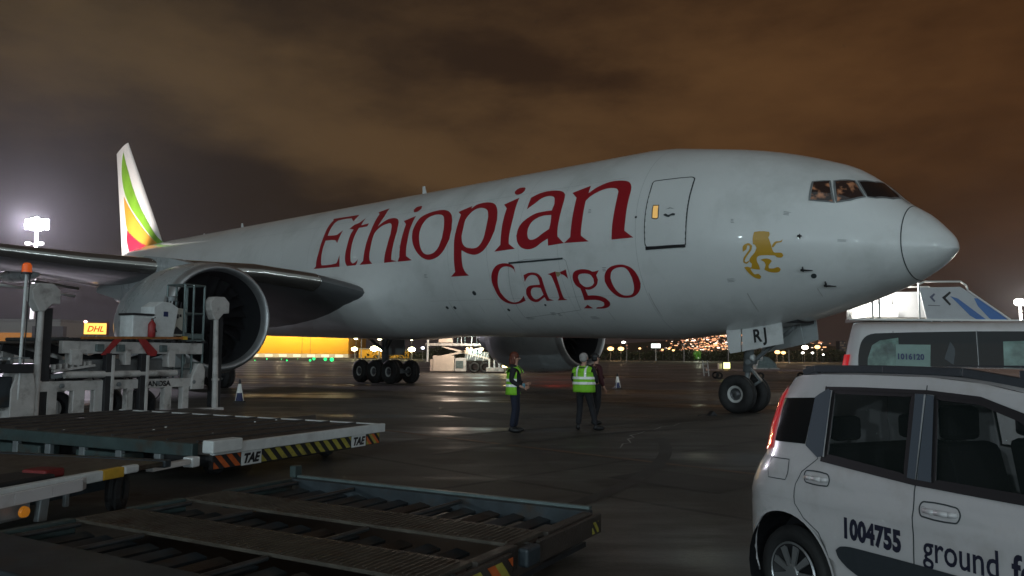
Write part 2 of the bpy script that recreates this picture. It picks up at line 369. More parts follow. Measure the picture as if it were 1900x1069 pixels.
strip('painted_line', ext((-30, 60), (30, 55.6), -.6, 1.6), .8, .004, MT['linew'], 'pale band on the far apron')
strip('painted_line', ext((-80, 232), (120, 232), -1.5, 3), 2.2, .03, mat('far_edge_line', (.55, .52, .40), .7), 'pale edge line of the far taxiway')
ck = [(1.95, 14.2), (2.1, 14.9), (2.28, 15.1), (2.32, 15.76), (2.5, 16.1), (2.48, 16.5), (2.66, 16.75), (2.9, 17.3), (3.24, 17.87), (3.5, 18.5), (3.85, 18.8), (4.13, 19.48), (4.9, 20.2), (5.6, 20.4)]
strip('apron_crack', ck, [.01, .035, .02, .045, .02, .05, .02, .03, .02, .035, .015, .02, .012, .006], .004, MT['tar'], 'pale zigzag crack in the apron')

MT['skid'] = mat('tyre_mark', (.024, .021, .019), .6, nscale=3, namp=.3)
def curve_pts(x0, y0, x1, y1, bow, n=24):
    a, b_ = Vector((x0, y0)), Vector((x1, y1)); d = b_ - a; nn = Vector((-d.y, d.x)).normalized()
    return [tuple(a + d * t + nn * bow * 4 * t * (1 - t)) for t in [i / n for i in range(n + 1)]]
for a in ((-6, 30, 9, 24, 1.2), (-5, 28.3, 9.5, 22.4, 1.2), (-2.4, 14.5, 6, 21, .8), (-1.3, 13.2, 7.2, 19.8, .8), (0.5, 8.5, 3.0, 16, -.5), (-12, 40, 14, 47, -2), (-12, 38.4, 14, 45.4, -2)):
    strip('tyre_mark', curve_pts(*a), .22, .0042, MT['skid'], 'dark curved tyre mark on the apron')
MT['patchm'] = mat('repair_patch', (.040, .037, .034), .75, nscale=2, namp=.25)
for (x, y, w, h) in ((2.3, 10.6, 1.7, 1.1), (-.6, 21.5, 2.6, 1.6), (7.5, 28, 3.2, 1.8), (-2.2, 33, 4, 2)):
    b = MB(); c_, s_ = cos(R(-45.5)), sin(R(-45.5)); b.add([(x + i * w / 2 * c_ - j * h / 2 * s_, y + i * w / 2 * s_ + j * h / 2 * c_, .0035) for i, j in ((-1, -1), (1, -1), (1, 1), (-1, 1))], [(0, 1, 2, 3)]); tag(b.build('apron_patch', MT['patchm']), 'darker repair patch in the apron', kind='structure')
BAKE={
 'E':[[(25.528,-0.0891),(25.199,-0.0398),(25.172,0.0527),(25.058,0.1925),(25.063,0.4297),(25.148,0.6278),(25.116,0.7279),(25.271,0.7719),(23.110,0.7606),(23.159,0.6298),(23.374,0.6681),(23.564,0.7072),(24.644,0.7070),(24.792,0.6571),(24.784,0.5334),(24.727,0.4200),(23.964,0.4121),(23.804,0.4373),(23.602,0.4796),(23.676,0.2768),(23.933,0.3293),(24.746,0.3421),(24.775,0.2186),(24.787,0.0923),(24.767,-0.0083),(24.703,-0.0293),(23.528,-0.0216),(23.407,0.0212),(23.287,0.0940),(23.257,-0.0857)]],
 't':[[(22.296,0.6564),(22.303,0.5239),(21.733,0.5348),(21.738,0.4865),(22.362,0.4807),(22.430,0.3549),(22.449,0.1976),(22.428,0.0624),(22.393,-0.0115),(22.247,-0.0432),(22.006,-0.0255),(21.851,0.0079),(21.928,-0.0486),(22.175,-0.0881),(22.420,-0.0988),(22.657,-0.0731),(22.801,-0.0191),(22.849,0.0854),(22.803,0.2211),(22.807,0.3822),(22.736,0.4662),(23.116,0.4875),(22.866,0.5532),(22.587,0.5718),(22.419,0.6144)]],
 'h':[[(20.957,0.7976),(20.830,0.6189),(20.906,0.4587),(20.708,0.5072),(20.382,0.5595),(20.025,0.5639),(19.702,0.5336),(19.495,0.4697),(19.360,0.3308),(19.401,0.1853),(19.460,0.0469),(19.485,-0.0420),(19.101,-0.0693),(19.972,-0.0748),(19.922,0.0284),(19.814,0.1665),(19.762,0.3119),(19.876,0.4250),(20.052,0.4772),(20.277,0.4800),(20.601,0.4570),(20.865,0.3991),(20.962,0.3458),(20.981,0.2536),(20.993,0.1354),(21.018,0.0354),(20.994,-0.0218),(20.773,-0.0795),(21.759,-0.0803),(21.456,-0.0208),(21.408,0.0861),(21.361,0.2176),(21.303,0.3879),(21.345,0.5819),(21.383,0.6941),(21.605,0.7422)]],
 'i':[[(18.492,0.5393),(18.506,0.4437),(18.521,0.3362),(18.503,0.1916),(18.519,0.0820),(18.510,-0.0125),(18.144,-0.0729),(19.067,-0.0754),(18.943,-0.0178),(18.938,0.0636),(18.925,0.2021),(18.907,0.3177),(18.920,0.4258),(19.169,0.4832)],[(18.810,0.6188),(18.933,0.6627),(18.872,0.7102),(18.658,0.7202),(18.511,0.7085),(18.430,0.6587),(18.539,0.6200),(18.685,0.6096)]],
 'o':[[(17.122,0.5764),(16.631,0.5522),(16.264,0.4888),(16.030,0.3897),(15.912,0.2600),(15.938,0.1417),(16.167,0.0316),(16.470,-0.0452),(16.849,-0.0806),(17.167,-0.0839),(17.546,-0.0441),(17.845,0.0277),(18.076,0.1128),(18.238,0.2130),(18.315,0.3154),(18.267,0.4043),(18.131,0.4952),(17.724,0.5550)],[(17.044,0.5063),(16.701,0.4741),(16.527,0.4067),(16.386,0.2874),(16.379,0.1658),(16.513,0.0647),(16.780,-0.0004),(17.095,-0.0201),(17.384,-0.0013),(17.592,0.0621),(17.741,0.1592),(17.835,0.2728),(17.820,0.3746),(17.672,0.4622),(17.356,0.5020)]],
 'p':[[(15.851,0.4963),(15.622,0.4492),(15.623,0.3476),(15.639,0.2255),(15.656,0.1219),(15.633,-0.0048),(15.655,-0.1552),(15.665,-0.2563),(15.955,-0.3102),(14.961,-0.3110),(15.140,-0.2578),(15.213,-0.2002),(15.220,-0.0881),(15.211,-0.0074),(14.885,-0.0513),(14.550,-0.0739),(14.270,-0.0636),(13.992,-0.0209),(13.731,0.0634),(13.542,0.1802),(13.524,0.3065),(13.637,0.4184),(13.875,0.5155),(14.216,0.5697),(14.634,0.5840),(14.995,0.5643),(15.166,0.5157),(15.189,0.5598)],[(15.181,0.4182),(15.016,0.4788),(14.723,0.5082),(14.415,0.4926),(14.177,0.4461),(14.037,0.3637),(14.010,0.2312),(14.071,0.1080),(14.269,0.0275),(14.488,0.0020),(14.770,0.0080),(15.042,0.0323),(15.200,0.0857),(15.269,0.1634),(15.254,0.2543),(15.262,0.3638)]],
 'i2':[[(12.786,0.5740),(12.761,0.4405),(12.732,0.3062),(12.761,0.1828),(12.794,0.0882),(12.790,0.0120),(12.493,-0.0493),(13.501,-0.0588),(13.193,0.0094),(13.190,0.1101),(13.200,0.2200),(13.201,0.3350),(13.206,0.4441),(13.427,0.5039)],[(13.127,0.6484),(13.234,0.6892),(13.192,0.7328),(13.022,0.7510),(12.788,0.7307),(12.718,0.6777),(12.800,0.6394),(12.987,0.6292)]],
 'a':[[(12.168,0.3903),(12.184,0.5455),(11.863,0.5910),(11.502,0.6067),(11.156,0.5979),(10.832,0.5692),(10.638,0.5235),(10.567,0.4585),(10.555,0.3427),(10.575,0.2239),(10.592,0.1219),(10.582,0.0385),(10.312,-0.0360),(10.984,-0.0483),(10.992,0.0265),(11.261,-0.0060),(11.500,-0.0458),(11.742,-0.0654),(11.984,-0.0637),(12.227,-0.0354),(12.376,0.0199),(12.441,0.0910),(12.395,0.1605),(12.263,0.2289),(12.009,0.2823),(11.704,0.3219),(11.333,0.3338),(10.982,0.3336),(10.943,0.4083),(11.019,0.4783),(11.149,0.5148),(11.383,0.5301),(11.646,0.5133),(11.862,0.4593)],[(10.958,0.2803),(11.289,0.2854),(11.604,0.2630),(11.815,0.2213),(11.924,0.1592),(11.934,0.1012),(11.888,0.0541),(11.739,0.0300),(11.501,0.0446),(11.227,0.0884),(10.960,0.1265),(10.926,0.2000)]],
 'n':[[(10.310,0.5219),(9.626,0.5830),(9.601,0.4818),(9.374,0.5386),(9.092,0.5802),(8.787,0.5994),(8.450,0.5906),(8.186,0.5691),(8.024,0.5301),(7.934,0.4631),(7.923,0.3658),(7.928,0.2635),(7.932,0.1450),(7.949,0.0312),(7.636,-0.0407),(8.414,-0.0469),(8.411,-0.0106),(8.393,0.1133),(8.372,0.2304),(8.367,0.3661),(8.388,0.4519),(8.487,0.4880),(8.712,0.5082),(8.998,0.5063),(9.295,0.4742),(9.502,0.4319),(9.611,0.3925),(9.594,0.2723),(9.595,0.1597),(9.610,0.0623),(9.605,0.0216),(9.303,-0.0434),(10.294,-0.0364),(10.037,0.0195),(10.020,0.1391),(10.017,0.2871),(10.041,0.4488)]],
 'C2':[[(12.613,-0.3152),(12.660,-0.2706),(12.835,-0.2424),(13.049,-0.2338),(13.262,-0.2508),(13.412,-0.2951),(13.531,-0.3673),(13.617,-0.4532),(13.622,-0.5322),(13.540,-0.5916),(13.405,-0.6413),(13.186,-0.6677),(12.945,-0.6571),(12.730,-0.6224),(12.575,-0.5826),(12.589,-0.6476),(12.901,-0.6798),(13.186,-0.6905),(13.476,-0.6783),(13.706,-0.6328),(13.814,-0.5654),(13.851,-0.4729),(13.862,-0.3953),(13.812,-0.3315),(13.685,-0.2701),(13.489,-0.2214),(13.249,-0.1998),(12.982,-0.1994),(12.731,-0.2188),(12.620,-0.2459)]],
 'a2':[[(12.285,-0.4205),(12.254,-0.3430),(12.001,-0.3213),(11.753,-0.3219),(11.567,-0.3428),(11.468,-0.3846),(11.471,-0.4568),(11.480,-0.5645),(11.488,-0.6327),(11.304,-0.6552),(11.635,-0.6586),(11.651,-0.6081),(11.851,-0.6414),(12.068,-0.6697),(12.265,-0.6622),(12.390,-0.6252),(12.420,-0.5667),(12.327,-0.5061),(12.150,-0.4700),(11.909,-0.4622),(11.638,-0.4601),(11.622,-0.4133),(11.658,-0.3718),(11.780,-0.3498),(11.943,-0.3475),(12.114,-0.3707)],[(11.659,-0.4971),(11.863,-0.4894),(12.042,-0.4982),(12.159,-0.5355),(12.208,-0.5802),(12.171,-0.6211),(12.047,-0.6339),(11.843,-0.6122),(11.646,-0.5797)]],
 'r2':[[(11.169,-0.3486),(10.809,-0.3224),(10.809,-0.3837),(10.811,-0.4856),(10.832,-0.5709),(10.830,-0.6324),(10.710,-0.6541),(11.147,-0.6565),(11.015,-0.6251),(10.975,-0.5476),(10.978,-0.4628),(11.013,-0.3909),(11.046,-0.3653)],[(10.623,-0.3321),(10.354,-0.3101),(10.354,-0.4099),(10.484,-0.3684),(10.607,-0.3568)]],
 'g2':[[(9.038,-0.3376),(9.189,-0.3872),(9.168,-0.4357),(9.258,-0.4838),(9.407,-0.5173),(9.636,-0.5405),(9.792,-0.5336),(9.787,-0.6082),(9.583,-0.6068),(9.346,-0.6177),(9.140,-0.6469),(9.050,-0.6924),(9.088,-0.7268),(9.253,-0.7617),(9.494,-0.7763),(9.729,-0.7750),(9.665,-0.7592),(9.492,-0.7541),(9.327,-0.7311),(9.288,-0.6963),(9.394,-0.6727),(9.594,-0.6620),(10.018,-0.6620),(9.982,-0.5900),(9.980,-0.5211),(10.118,-0.4834),(10.171,-0.4322),(10.137,-0.3832),(10.041,-0.3410),(9.837,-0.3202),(9.615,-0.3190),(9.408,-0.3317),(9.297,-0.3495)],[(9.936,-0.4057),(9.888,-0.3771),(9.765,-0.3644),(9.547,-0.3657),(9.401,-0.3841),(9.334,-0.4237),(9.357,-0.4676),(9.471,-0.4963),(9.671,-0.5112),(9.819,-0.4972),(9.922,-0.4605)],[(10.220,-0.7685),(9.986,-0.7207),(9.850,-0.7706)]],
 'o2':[[(8.199,-0.2948),(7.981,-0.3097),(7.787,-0.3501),(7.675,-0.4223),(7.658,-0.4996),(7.738,-0.5572),(7.921,-0.6144),(8.139,-0.6435),(8.379,-0.6482),(8.599,-0.6353),(8.762,-0.5913),(8.882,-0.5233),(8.928,-0.4583),(8.866,-0.3919),(8.724,-0.3379),(8.509,-0.3047)],[(8.285,-0.3223),(8.090,-0.3258),(7.959,-0.3650),(7.895,-0.4364),(7.911,-0.5132),(7.980,-0.5717),(8.094,-0.6105),(8.277,-0.6230),(8.461,-0.6100),(8.602,-0.5619),(8.669,-0.4910),(8.675,-0.4232),(8.594,-0.3678),(8.445,-0.3332)]],
 'chip':[[(10.801,-0.3264),(10.625,-0.3350),(10.628,-0.3585),(10.738,-0.3827),(10.801,-0.3758)]],
 'lion':[[(4.083,0.0148),(3.727,0.0216),(3.713,-0.0107),(3.747,-0.0435),(3.719,-0.0831),(3.695,-0.1310),(3.676,-0.1873),(3.646,-0.2241),(3.530,-0.2295),(3.455,-0.2388),(3.434,-0.2730),(3.487,-0.2931),(3.595,-0.2865),(3.635,-0.2651),(3.760,-0.2589),(3.889,-0.2569),(4.021,-0.2629),(4.087,-0.2852),(4.098,-0.3316),(4.071,-0.3796),(4.071,-0.4278),(4.175,-0.4205),(4.270,-0.4098),(4.314,-0.4125),(4.290,-0.4448),(4.243,-0.4787),(4.142,-0.4783),(4.094,-0.5092),(4.140,-0.5410),(4.255,-0.5234),(4.322,-0.4961),(4.395,-0.4495),(4.440,-0.4091),(4.463,-0.3893),(4.375,-0.3837),(4.279,-0.3939),(4.241,-0.3520),(4.288,-0.3279),(4.287,-0.3050),(4.222,-0.2679),(4.123,-0.2233),(4.059,-0.1702),(4.085,-0.1397),(4.139,-0.1246),(4.139,-0.0717),(4.117,-0.0182)],[(4.006,-0.3100),(3.887,-0.2966),(3.778,-0.3070),(3.732,-0.3326),(3.782,-0.3558),(3.836,-0.3868),(3.844,-0.4196),(3.733,-0.4242),(3.615,-0.4123),(3.565,-0.4406),(3.614,-0.4731),(3.731,-0.4800),(3.882,-0.4598),(3.965,-0.4315),(3.905,-0.3764),(3.921,-0.3397)],[(3.684,-0.1551),(3.647,-0.1227),(3.578,-0.0896),(3.469,-0.0840),(3.404,-0.0619),(3.439,-0.0961),(3.550,-0.1098),(3.602,-0.1387),(3.647,-0.1632)],[(4.422,-0.2150),(4.404,-0.1546),(4.322,-0.1235),(4.229,-0.1159),(4.163,-0.1436),(4.194,-0.1925),(4.293,-0.2429),(4.377,-0.2885),(4.414,-0.3180),(4.383,-0.3322),(4.298,-0.3124),(4.305,-0.3276),(4.383,-0.3505),(4.451,-0.3310),(4.431,-0.2877),(4.325,-0.2291),(4.245,-0.1848),(4.227,-0.1473),(4.284,-0.1436),(4.320,-0.1845)]],
 'door':[[(7.207,0.5515),(6.092,0.6046),(5.991,0.5955),(5.956,0.5723),(5.947,0.3139),(5.954,0.0474),(5.986,-0.1311),(7.195,-0.1382),(7.239,-0.1164),(7.244,0.0566),(7.242,0.2465),(7.232,0.4253),(7.242,0.5296)]],
 'doorwin':[[(7.028,0.2722),(6.851,0.2730),(6.818,0.1466),(6.876,0.1341),(7.018,0.1412),(7.034,0.2272)]],
 'doorhandle':[[(6.665,0.1715),(6.587,0.1840),(6.500,0.1700),(6.370,0.1866),(6.288,0.1818),(6.297,0.1642),(6.416,0.1605),(6.480,0.1480),(6.592,0.1578)]],
 'doorarc':[[(6.616,0.2261),(6.473,0.2456),(6.319,0.2310),(6.470,0.2383)]],
 'doorsill':[[(7.238,-0.1392),(5.972,-0.1267),(5.976,-0.1574),(7.240,-0.1697)]],
 'W3':[[(2.897,0.7054),(2.542,0.7847),(2.328,0.4599),(2.857,0.4321)]],
 'W2':[[(2.449,0.7993),(2.065,0.9618),(1.747,0.7247),(2.013,0.5621),(2.271,0.4692)]],
 'W1':[[(2.003,0.9864),(1.742,1.2386),(1.670,1.4878),(1.476,1.4475),(1.320,1.4205),(1.228,1.3546),(1.299,1.0782),(1.554,0.8099),(1.701,0.7473)]],
 'cdoor':[[(12.824,-0.2043),(10.412,-0.1955),(10.290,-0.2202),(10.243,-0.4275),(10.389,-0.7904),(13.153,-0.9080),(13.146,-0.6602),(12.992,-0.3916)]],
}
# ------------------------------------------------------------------ the airliner. stations: s aft of the nose, q to starboard, z above the apron; local x = -s, y = -q
KS=np.array([0,.06,.25,.6,1.1,1.7,2.4,3.2,4.1,5.2,6.5,8.5,44,48,52,56,60,62.6])
KT=np.array([-.629,-.372,-.125,.248,.609,1.2,1.71,2.031,2.33,2.6,2.83,3.1,3.1,3.1,3.08,2.95,2.6,2.1])
KB=np.array([-.629,-.709,-.927,-1.197,-1.479,-1.719,-1.993,-2.247,-2.505,-2.706,-2.85,-3.05,-3.1,-2.75,-1.85,-.75,.55,1.5])
KW=np.array([0,.255,.568,.925,1.301,1.662,2.004,2.333,2.593,2.825,3.0,3.1,3.1,3.0,2.55,1.85,1.0,.3])
KM=np.array([-.629,-.629,-.6,-.58,-.55,-.5,-.42,-.33,-.24,-.15,-.06,0,0,.15,.5,1.0,1.6,1.8])
def pch(x, y, q):
    h = np.diff(x); d = np.diff(y) / h; m = np.zeros_like(y); m[0] = d[0]; m[-1] = d[-1]
    for i in range(1, len(x) - 1): m[i] = 0 if d[i-1]*d[i] <= 0 else (h[i-1]+h[i])/(h[i]/d[i]+h[i-1]/d[i-1])
    i = np.clip(np.searchsorted(x, q) - 1, 0, len(x) - 2); t = (q - x[i]) / h[i]
    return (2*t**3-3*t**2+1)*y[i]+(t**3-2*t**2+t)*h[i]*m[i]+(-2*t**3+3*t**2)*y[i+1]+(t**3-t**2)*h[i]*m[i+1]
def fus(s, th, k=0.0):
    u = math.sqrt(max(s, 0)); ku = np.sqrt(KS)
    t, b, w, m = (float(pch(ku, K, np.array([u]))[0]) for K in (KT, KB, KW, KM))
    sn = sin(th); c = cos(th)
    q = w * c; z = m + ((t - m) if sn > 0 else (m - b)) * sn
    zc = 5.24443 + .02619 * (s - 9)
    return Vector((-s, -q, z + zc))
_c = {}
def fsec(s):
    if s not in _c:
        u = math.sqrt(max(s, 0)); ku = np.sqrt(KS); _c[s] = [float(pch(ku, K, np.array([u]))[0]) for K in (KT, KB, KW, KM)]
    return _c[s]
def fpt(s, th, off=0.0):
    t, b, w, m = fsec(round(s, 3)); sn = sin(th)
    p = Vector((-s, -w * cos(th), m + ((t - m) if sn > 0 else (m - b)) * sn + 5.24443 + .02619 * (s - 9)))
    if off:
        e = 1e-2; a = fpt(s + e, th) - fpt(max(s - e, .0), th); c = fpt(s, th + e) - fpt(s, th - e); n = a.cross(c).normalized()
        ctr = Vector((-s, 0, p.z * .3 + .7 * (5.24 + .026 * (s - 9) + m)))
        if n.dot(p - ctr) < 0: n = -n
        p = p + n * off
    return p
AIR = thing('cargo_airliner', 'large white cargo airliner with red Ethiopian Cargo lettering and gold lion near its nose', 'airplane', (11.05831, 19.25942, 0), -.79391)
ss = [x * x for x in np.linspace(0.0, math.sqrt(.93), 12)]; ss = [max(x, .0004) for x in ss]
def hull(name, S, n, m, cap0=False, cap1=False, off=0):
    b = MB(); TH = [2 * pi * i / n for i in range(n)]
    for s in S: b.v += [tuple(fpt(s, t, off)) for t in TH]
    for i in range(len(S) - 1):
        for j in range(n): b.f.append([i*n+j, i*n+(j+1) % n, (i+1)*n+(j+1) % n, (i+1)*n+j])
    if cap0: b.f.append(list(range(n)))
    if cap1: b.f.append([(len(S)-1)*n + j for j in range(n)][::-1])
    b.mi = [0] * len(b.f)
    return b.build(name, m, AIR, smooth=True)
hull('radome', ss, 160, MT['white'], True, False)
hull('fuselage', [.93, 1.1, 1.3, 1.5, 1.75, 2, 2.3, 2.6, 3, 3.4, 3.8, 4.3, 4.9, 5.5, 6.2, 7, 7.7, 8.5] + list(np.arange(10, 44.1, 2)) + [46, 48, 50, 52, 54, 56, 58, 60, 61.5, 62.6], 160, MT['white'], False, False)
def inside(p, l):
    c = False; n = len(l)
    for i in range(n):
        a, b = l[i], l[i - 1]
        if (a[1] > p[1]) != (b[1] > p[1]) and p[0] < (b[0] - a[0]) * (p[1] - a[1]) / (b[1] - a[1]) + a[0]: c = not c
    return c
def tess(loops):
    offs = np.cumsum([0] + [len(l) for l in loops]); out = []
    par = [[j for j in range(len(loops)) if j != i and inside(l[0], loops[j])] for i, l in enumerate(loops)]
    for i, l in enumerate(loops):
        if par[i]: continue
        ids = [i] + [j for j in range(len(loops)) if i in par[j]]
        mp_ = [offs[j] + k for j in ids for k in range(len(loops[j]))]
        for t in tessellate_polygon([[Vector((x, y, 0)) for x, y in loops[j]] for j in ids]): out.append([int(mp_[k]) for k in t])
    return out
def surf(name, loops, off, m, parent=AIR, step=.13, xs=.5, smooth=True, grids=True, sharp=48, flip=False):
    if smooth: loops = [smooth_loop(l, sharp) if len(l) > 4 else l for l in loops]
    RR = 3.0
    pts = [(s, t * RR) for l in loops for s, t in l]
    tr = tess([[(s, t * RR) for s, t in l] for l in loops])
    bm = bmesh.new(); vs = [bm.verts.new((p[0], p[1], 0)) for p in pts]
    for t in tr:
        try: bm.faces.new([vs[i] for i in t])
        except ValueError: pass
    x0, x1 = min(p[0] for p in pts), max(p[0] for p in pts); y0, y1 = min(p[1] for p in pts), max(p[1] for p in pts)
    if x0 < 7: xs = .12
    for a0, a1, st, ax in ((x0, x1, xs, 0), (y0, y1, step, 1)):
        k = a0 + st
        while k < a1:
            co = [0, 0, 0]; co[ax] = k; no = [0, 0, 0]; no[ax] = 1
            bmesh.ops.bisect_plane(bm, geom=bm.verts[:] + bm.edges[:] + bm.faces[:], plane_co=co, plane_no=no); k += st
    for v in bm.verts: v.co = fpt(max(v.co.x, .0005), v.co.y / RR * (-1 if False else 1), off) if not flip else Vector((1, -1, 1)) * fpt(max(v.co.x, .0005), v.co.y / RR, off)
    me = bpy.data.meshes.new(name)
    # point normals outward
    for f in bm.faces: f.normal_update()
    ctr = Vector((-(x0 + x1) / 2, 0, 5.1))
    for f in bm.faces:
        if f.normal.dot(f.calc_center_median() - ctr) < 0: f.normal_flip()
    bm.to_mesh(me); bm.free(); me.materials.append(m); me.polygons.foreach_set('use_smooth', [True] * len(me.polygons))
    return link(name, me, parent)
def ribbon(name, path, w, off, m, closed=True, parent=AIR, flip=False, sm=True):   # a seam running round an outline
    P = smooth_loop(path, 60) if (closed and sm) else path
    RR = 3.0; V = [Vector((s, t * RR)) for s, t in P]
    if True:   # densify
        D = []; n = len(V)
        for i in range(n if closed else n - 1):
            a, b = V[i], V[(i + 1) % n]; k = max(1, int((b - a).length / .12))
            D += [a + (b - a) * j / k for j in range(k)]
        if not closed: D.append(V[-1])
        V = D
    n = len(V); b = MB()
    for i, p in enumerate(V):
        a = V[i - 1] if (closed or i) else p; c = V[(i + 1) % n] if (closed or i < n - 1) else p
        d = (c - a).normalized(); nn = Vector((-d.y, d.x)) * w / 2
        for e in (p + nn, p - nn):
            v = fpt(max(e.x, .001), e.y / RR, off)
            b.v.append(tuple(v) if not flip else (v.x, -v.y, v.z))
    for i in range(n if closed else n - 1):
        j = (i + 1) % n; b.f.append([2*i, 2*i+1, 2*j+1, 2*j])
    b.mi = [0] * len(b.f)
    return b.build(name, m, parent)
# livery lettering
for k in ('E', 't', 'h', 'i', 'o', 'p', 'i2', 'a', 'n', 'C2', 'a2', 'r2', 'g2', 'o2'):
    o = surf('letter', BAKE[k], .007, MT['red'])
o['label'] = 'red letter o ending the word Cargo'
surf('paint_patch', BAKE['chip'], .008, mat('bare_primer', (.35, .30, .16), .6))
surf('lion_emblem', BAKE['lion'], .007, MT['gold'], sharp=70)
# doors
surf('entry_door', BAKE['door'], .012, MT['white'])
ribbon('door_seal', BAKE['door'][0], .055, .009, MT['seam']); ribbon('door_gasket', BAKE['door'][0], .018, .0125, MT['black'])
surf('door_window', BAKE['doorwin'], .016, emis('lit_door_window', (1, .62, .20), .62)); ribbon('door_window_frame', BAKE['doorwin'][0], .03, .018, MT['seam'])
surf('door_handle', BAKE['doorhandle'], .02, MT['seam']); surf('door_handle', BAKE['doorarc'], .02, MT['seam'])
surf('door_sill', BAKE['doorsill'], .03, MT['black'], smooth=False)
cd = BAKE['cdoor'][0]
ribbon('hold_door_seam', cd, .018, .004, MT['seamlt'])
ribbon('hold_door_hinge', [(12.85, -.2), (11.6, -.198), (10.4, -.194)], .06, .012, MT['seam'], closed=False)
for pth, w in (([(7.57 + .0 * i, 1.45 - i * .16) for i in range(19)], .006), ([(13.9, 1.45 - i * .16) for i in range(19)], .006), ([(19.2, 1.45 - i * .16) for i in range(19)], .006), ([(26, 1.45 - i * .16) for i in range(14)], .006), ([(33, 1.45 - i * .16) for i in range(12)], .006), ([(8.2 + i * 1.5, .62) for i in range(18)], .005), ([(8.2 + i * 1.5, -.62) for i in range(8)], .005)):
    ribbon('skin_seam', pth, w * 1.4, .003, MT['seamlt'], closed=False)
ribbon('radome_joint', [(.945, 1.9 - i * .1) for i in range(38)], .022, .004, MT['seam'], closed=False)
# flight deck glazing, both sides
win = mat('flight_deck_glow', (.012, .012, .014), .05, spec=.7)
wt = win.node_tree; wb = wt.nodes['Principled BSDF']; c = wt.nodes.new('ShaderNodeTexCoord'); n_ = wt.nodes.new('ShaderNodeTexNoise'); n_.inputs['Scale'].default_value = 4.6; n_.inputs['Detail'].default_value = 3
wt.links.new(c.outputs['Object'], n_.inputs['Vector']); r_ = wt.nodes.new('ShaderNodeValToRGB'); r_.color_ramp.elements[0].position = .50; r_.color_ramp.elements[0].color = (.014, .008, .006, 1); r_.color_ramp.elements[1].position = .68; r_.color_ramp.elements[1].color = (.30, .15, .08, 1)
wt.links.new(n_.outputs['Fac'], r_.inputs[0]); wt.links.new(r_.outputs[0], wb.inputs['Emission Color']); wb.inputs['Emission Strength'].default_value = .55  # noise emission on the panes stands for the lit cabin behind them
for fl in (False, True):
    for k in ('W3', 'W2', 'W1'):
        L_ = BAKE[k]
        o = surf('cockpit_window', L_, .010, win if k != 'W1' else MT['cglass'], smooth=False, flip=fl)
        ribbon('window_frame', L_[0], .05, .013, MT['steel'], flip=fl, sm=False)
surf('wiper', [[(1.45, 1.42), (1.0, 1.30), (1.0, 1.34), (1.45, 1.46)]], .03, MT['black'], smooth=False)
# probes, vents and blade antennas
def blob(s, th, r, dx=0, m=MT['seam'], name='vent'):
    b = MB(); p = fpt(s, th, .0); n = (fpt(s, th, .1) - p).normalized(); b.lathe([(-.02, r), (.012, r), (.014, 0.001)], p, n, 16); b.build(name, m, AIR)
for s, t, r in ((14.98, -.529, .09), (16.9, -.723, .07), (16.46, -.726, .07), (7.57, .158, .035), (2.865, -.59, .07), (13.67, -.774, .06), (11.8, -.714, .04)): blob(s, t, r)
def probe(s, th, L=.3):
    b = MB(); p = fpt(s, th); q = fpt(s, th, .12); d = Vector((1, 0, -.1))
    b.bar(p, q, .1, .03, up=(1, 0, 0)); b.tube(q - d * .05, q + d * L, .03, .012, 8); b.build('air_data_probe', MT['black'], AIR, smooth=False)
probe(3.05, -.46, .26); probe(2.67, -.734, .26); probe(3.01, -.012, .06)
def blade(s, h, L):
    b = MB(); z = fpt(s, pi / 2).z
    b.prism([(0, 0), (L, 0), (L * .95, h), (L * .55, h)], lambda p: (-s - p[0], -.02, z - .03 + p[1]), (0, .04, 0)); b.build('blade_antenna', MT['white'], AIR)
blade(21.2, .5, .32); blade(39, .42, .35); blade(44.5, .22, .3); blade(1.75, .12, .3)
b = MB(); b.lathe([(-.06, .14), (.04, .13), (.1, .07), (.12, .001)], fpt(49, pi/2), (0, 0, 1), 12); b.build('beacon_lamp', MT['plate'], AIR, smooth=True)
# belly fairing
def bump(s):
    a = min(1, max(0, (s - 17.6) / 5.0)); c = min(1, max(0, (41 - s) / 7)); a = a*a*(3-2*a); c = c*c*(3-2*c); return a * c
b = MB(); S_ = list(np.linspace(17.6, 41, 60)); T_ = list(np.linspace(R(-4), R(-176), 60))
def fair(s, t):
    g = bump(s); zc = 5.24443 + .02619 * (s - 9); w = 3.09 + .72 * g; dn = 3.09 + .22 * g
    c_, s_ = cos(t), sin(t); e = 1 - .22 * g
    q = w * math.copysign(abs(c_) ** e, c_); z = dn * math.copysign(abs(s_) ** (e if s_ < 0 else 1), s_)
    u = min(1, (-t) / R(30), (pi + t) / R(30)); kk = u * u * (3 - 2 * u)
    q = q * kk + 3.085 * c_ * (1 - kk); z = z * kk + 3.085 * s_ * (1 - kk)
    return (-s, -q, zc + z)
b.grid(fair, S_, T_); b.build('belly_fairing', MT['white'], AIR, smooth=True)
b = MB(); z0 = 2.5
surf('access_panel', [[(23.6, -1.12), (21.7, -.99), (21.56, -1.12), (23.8, -1.31)]], .30, MT['seam'], smooth=False)
surf('access_panel', [[(23.35, -1.12), (21.85, -1.03), (21.7, -1.12), (23.6, -1.25)]], .32, MT['white'], smooth=False)
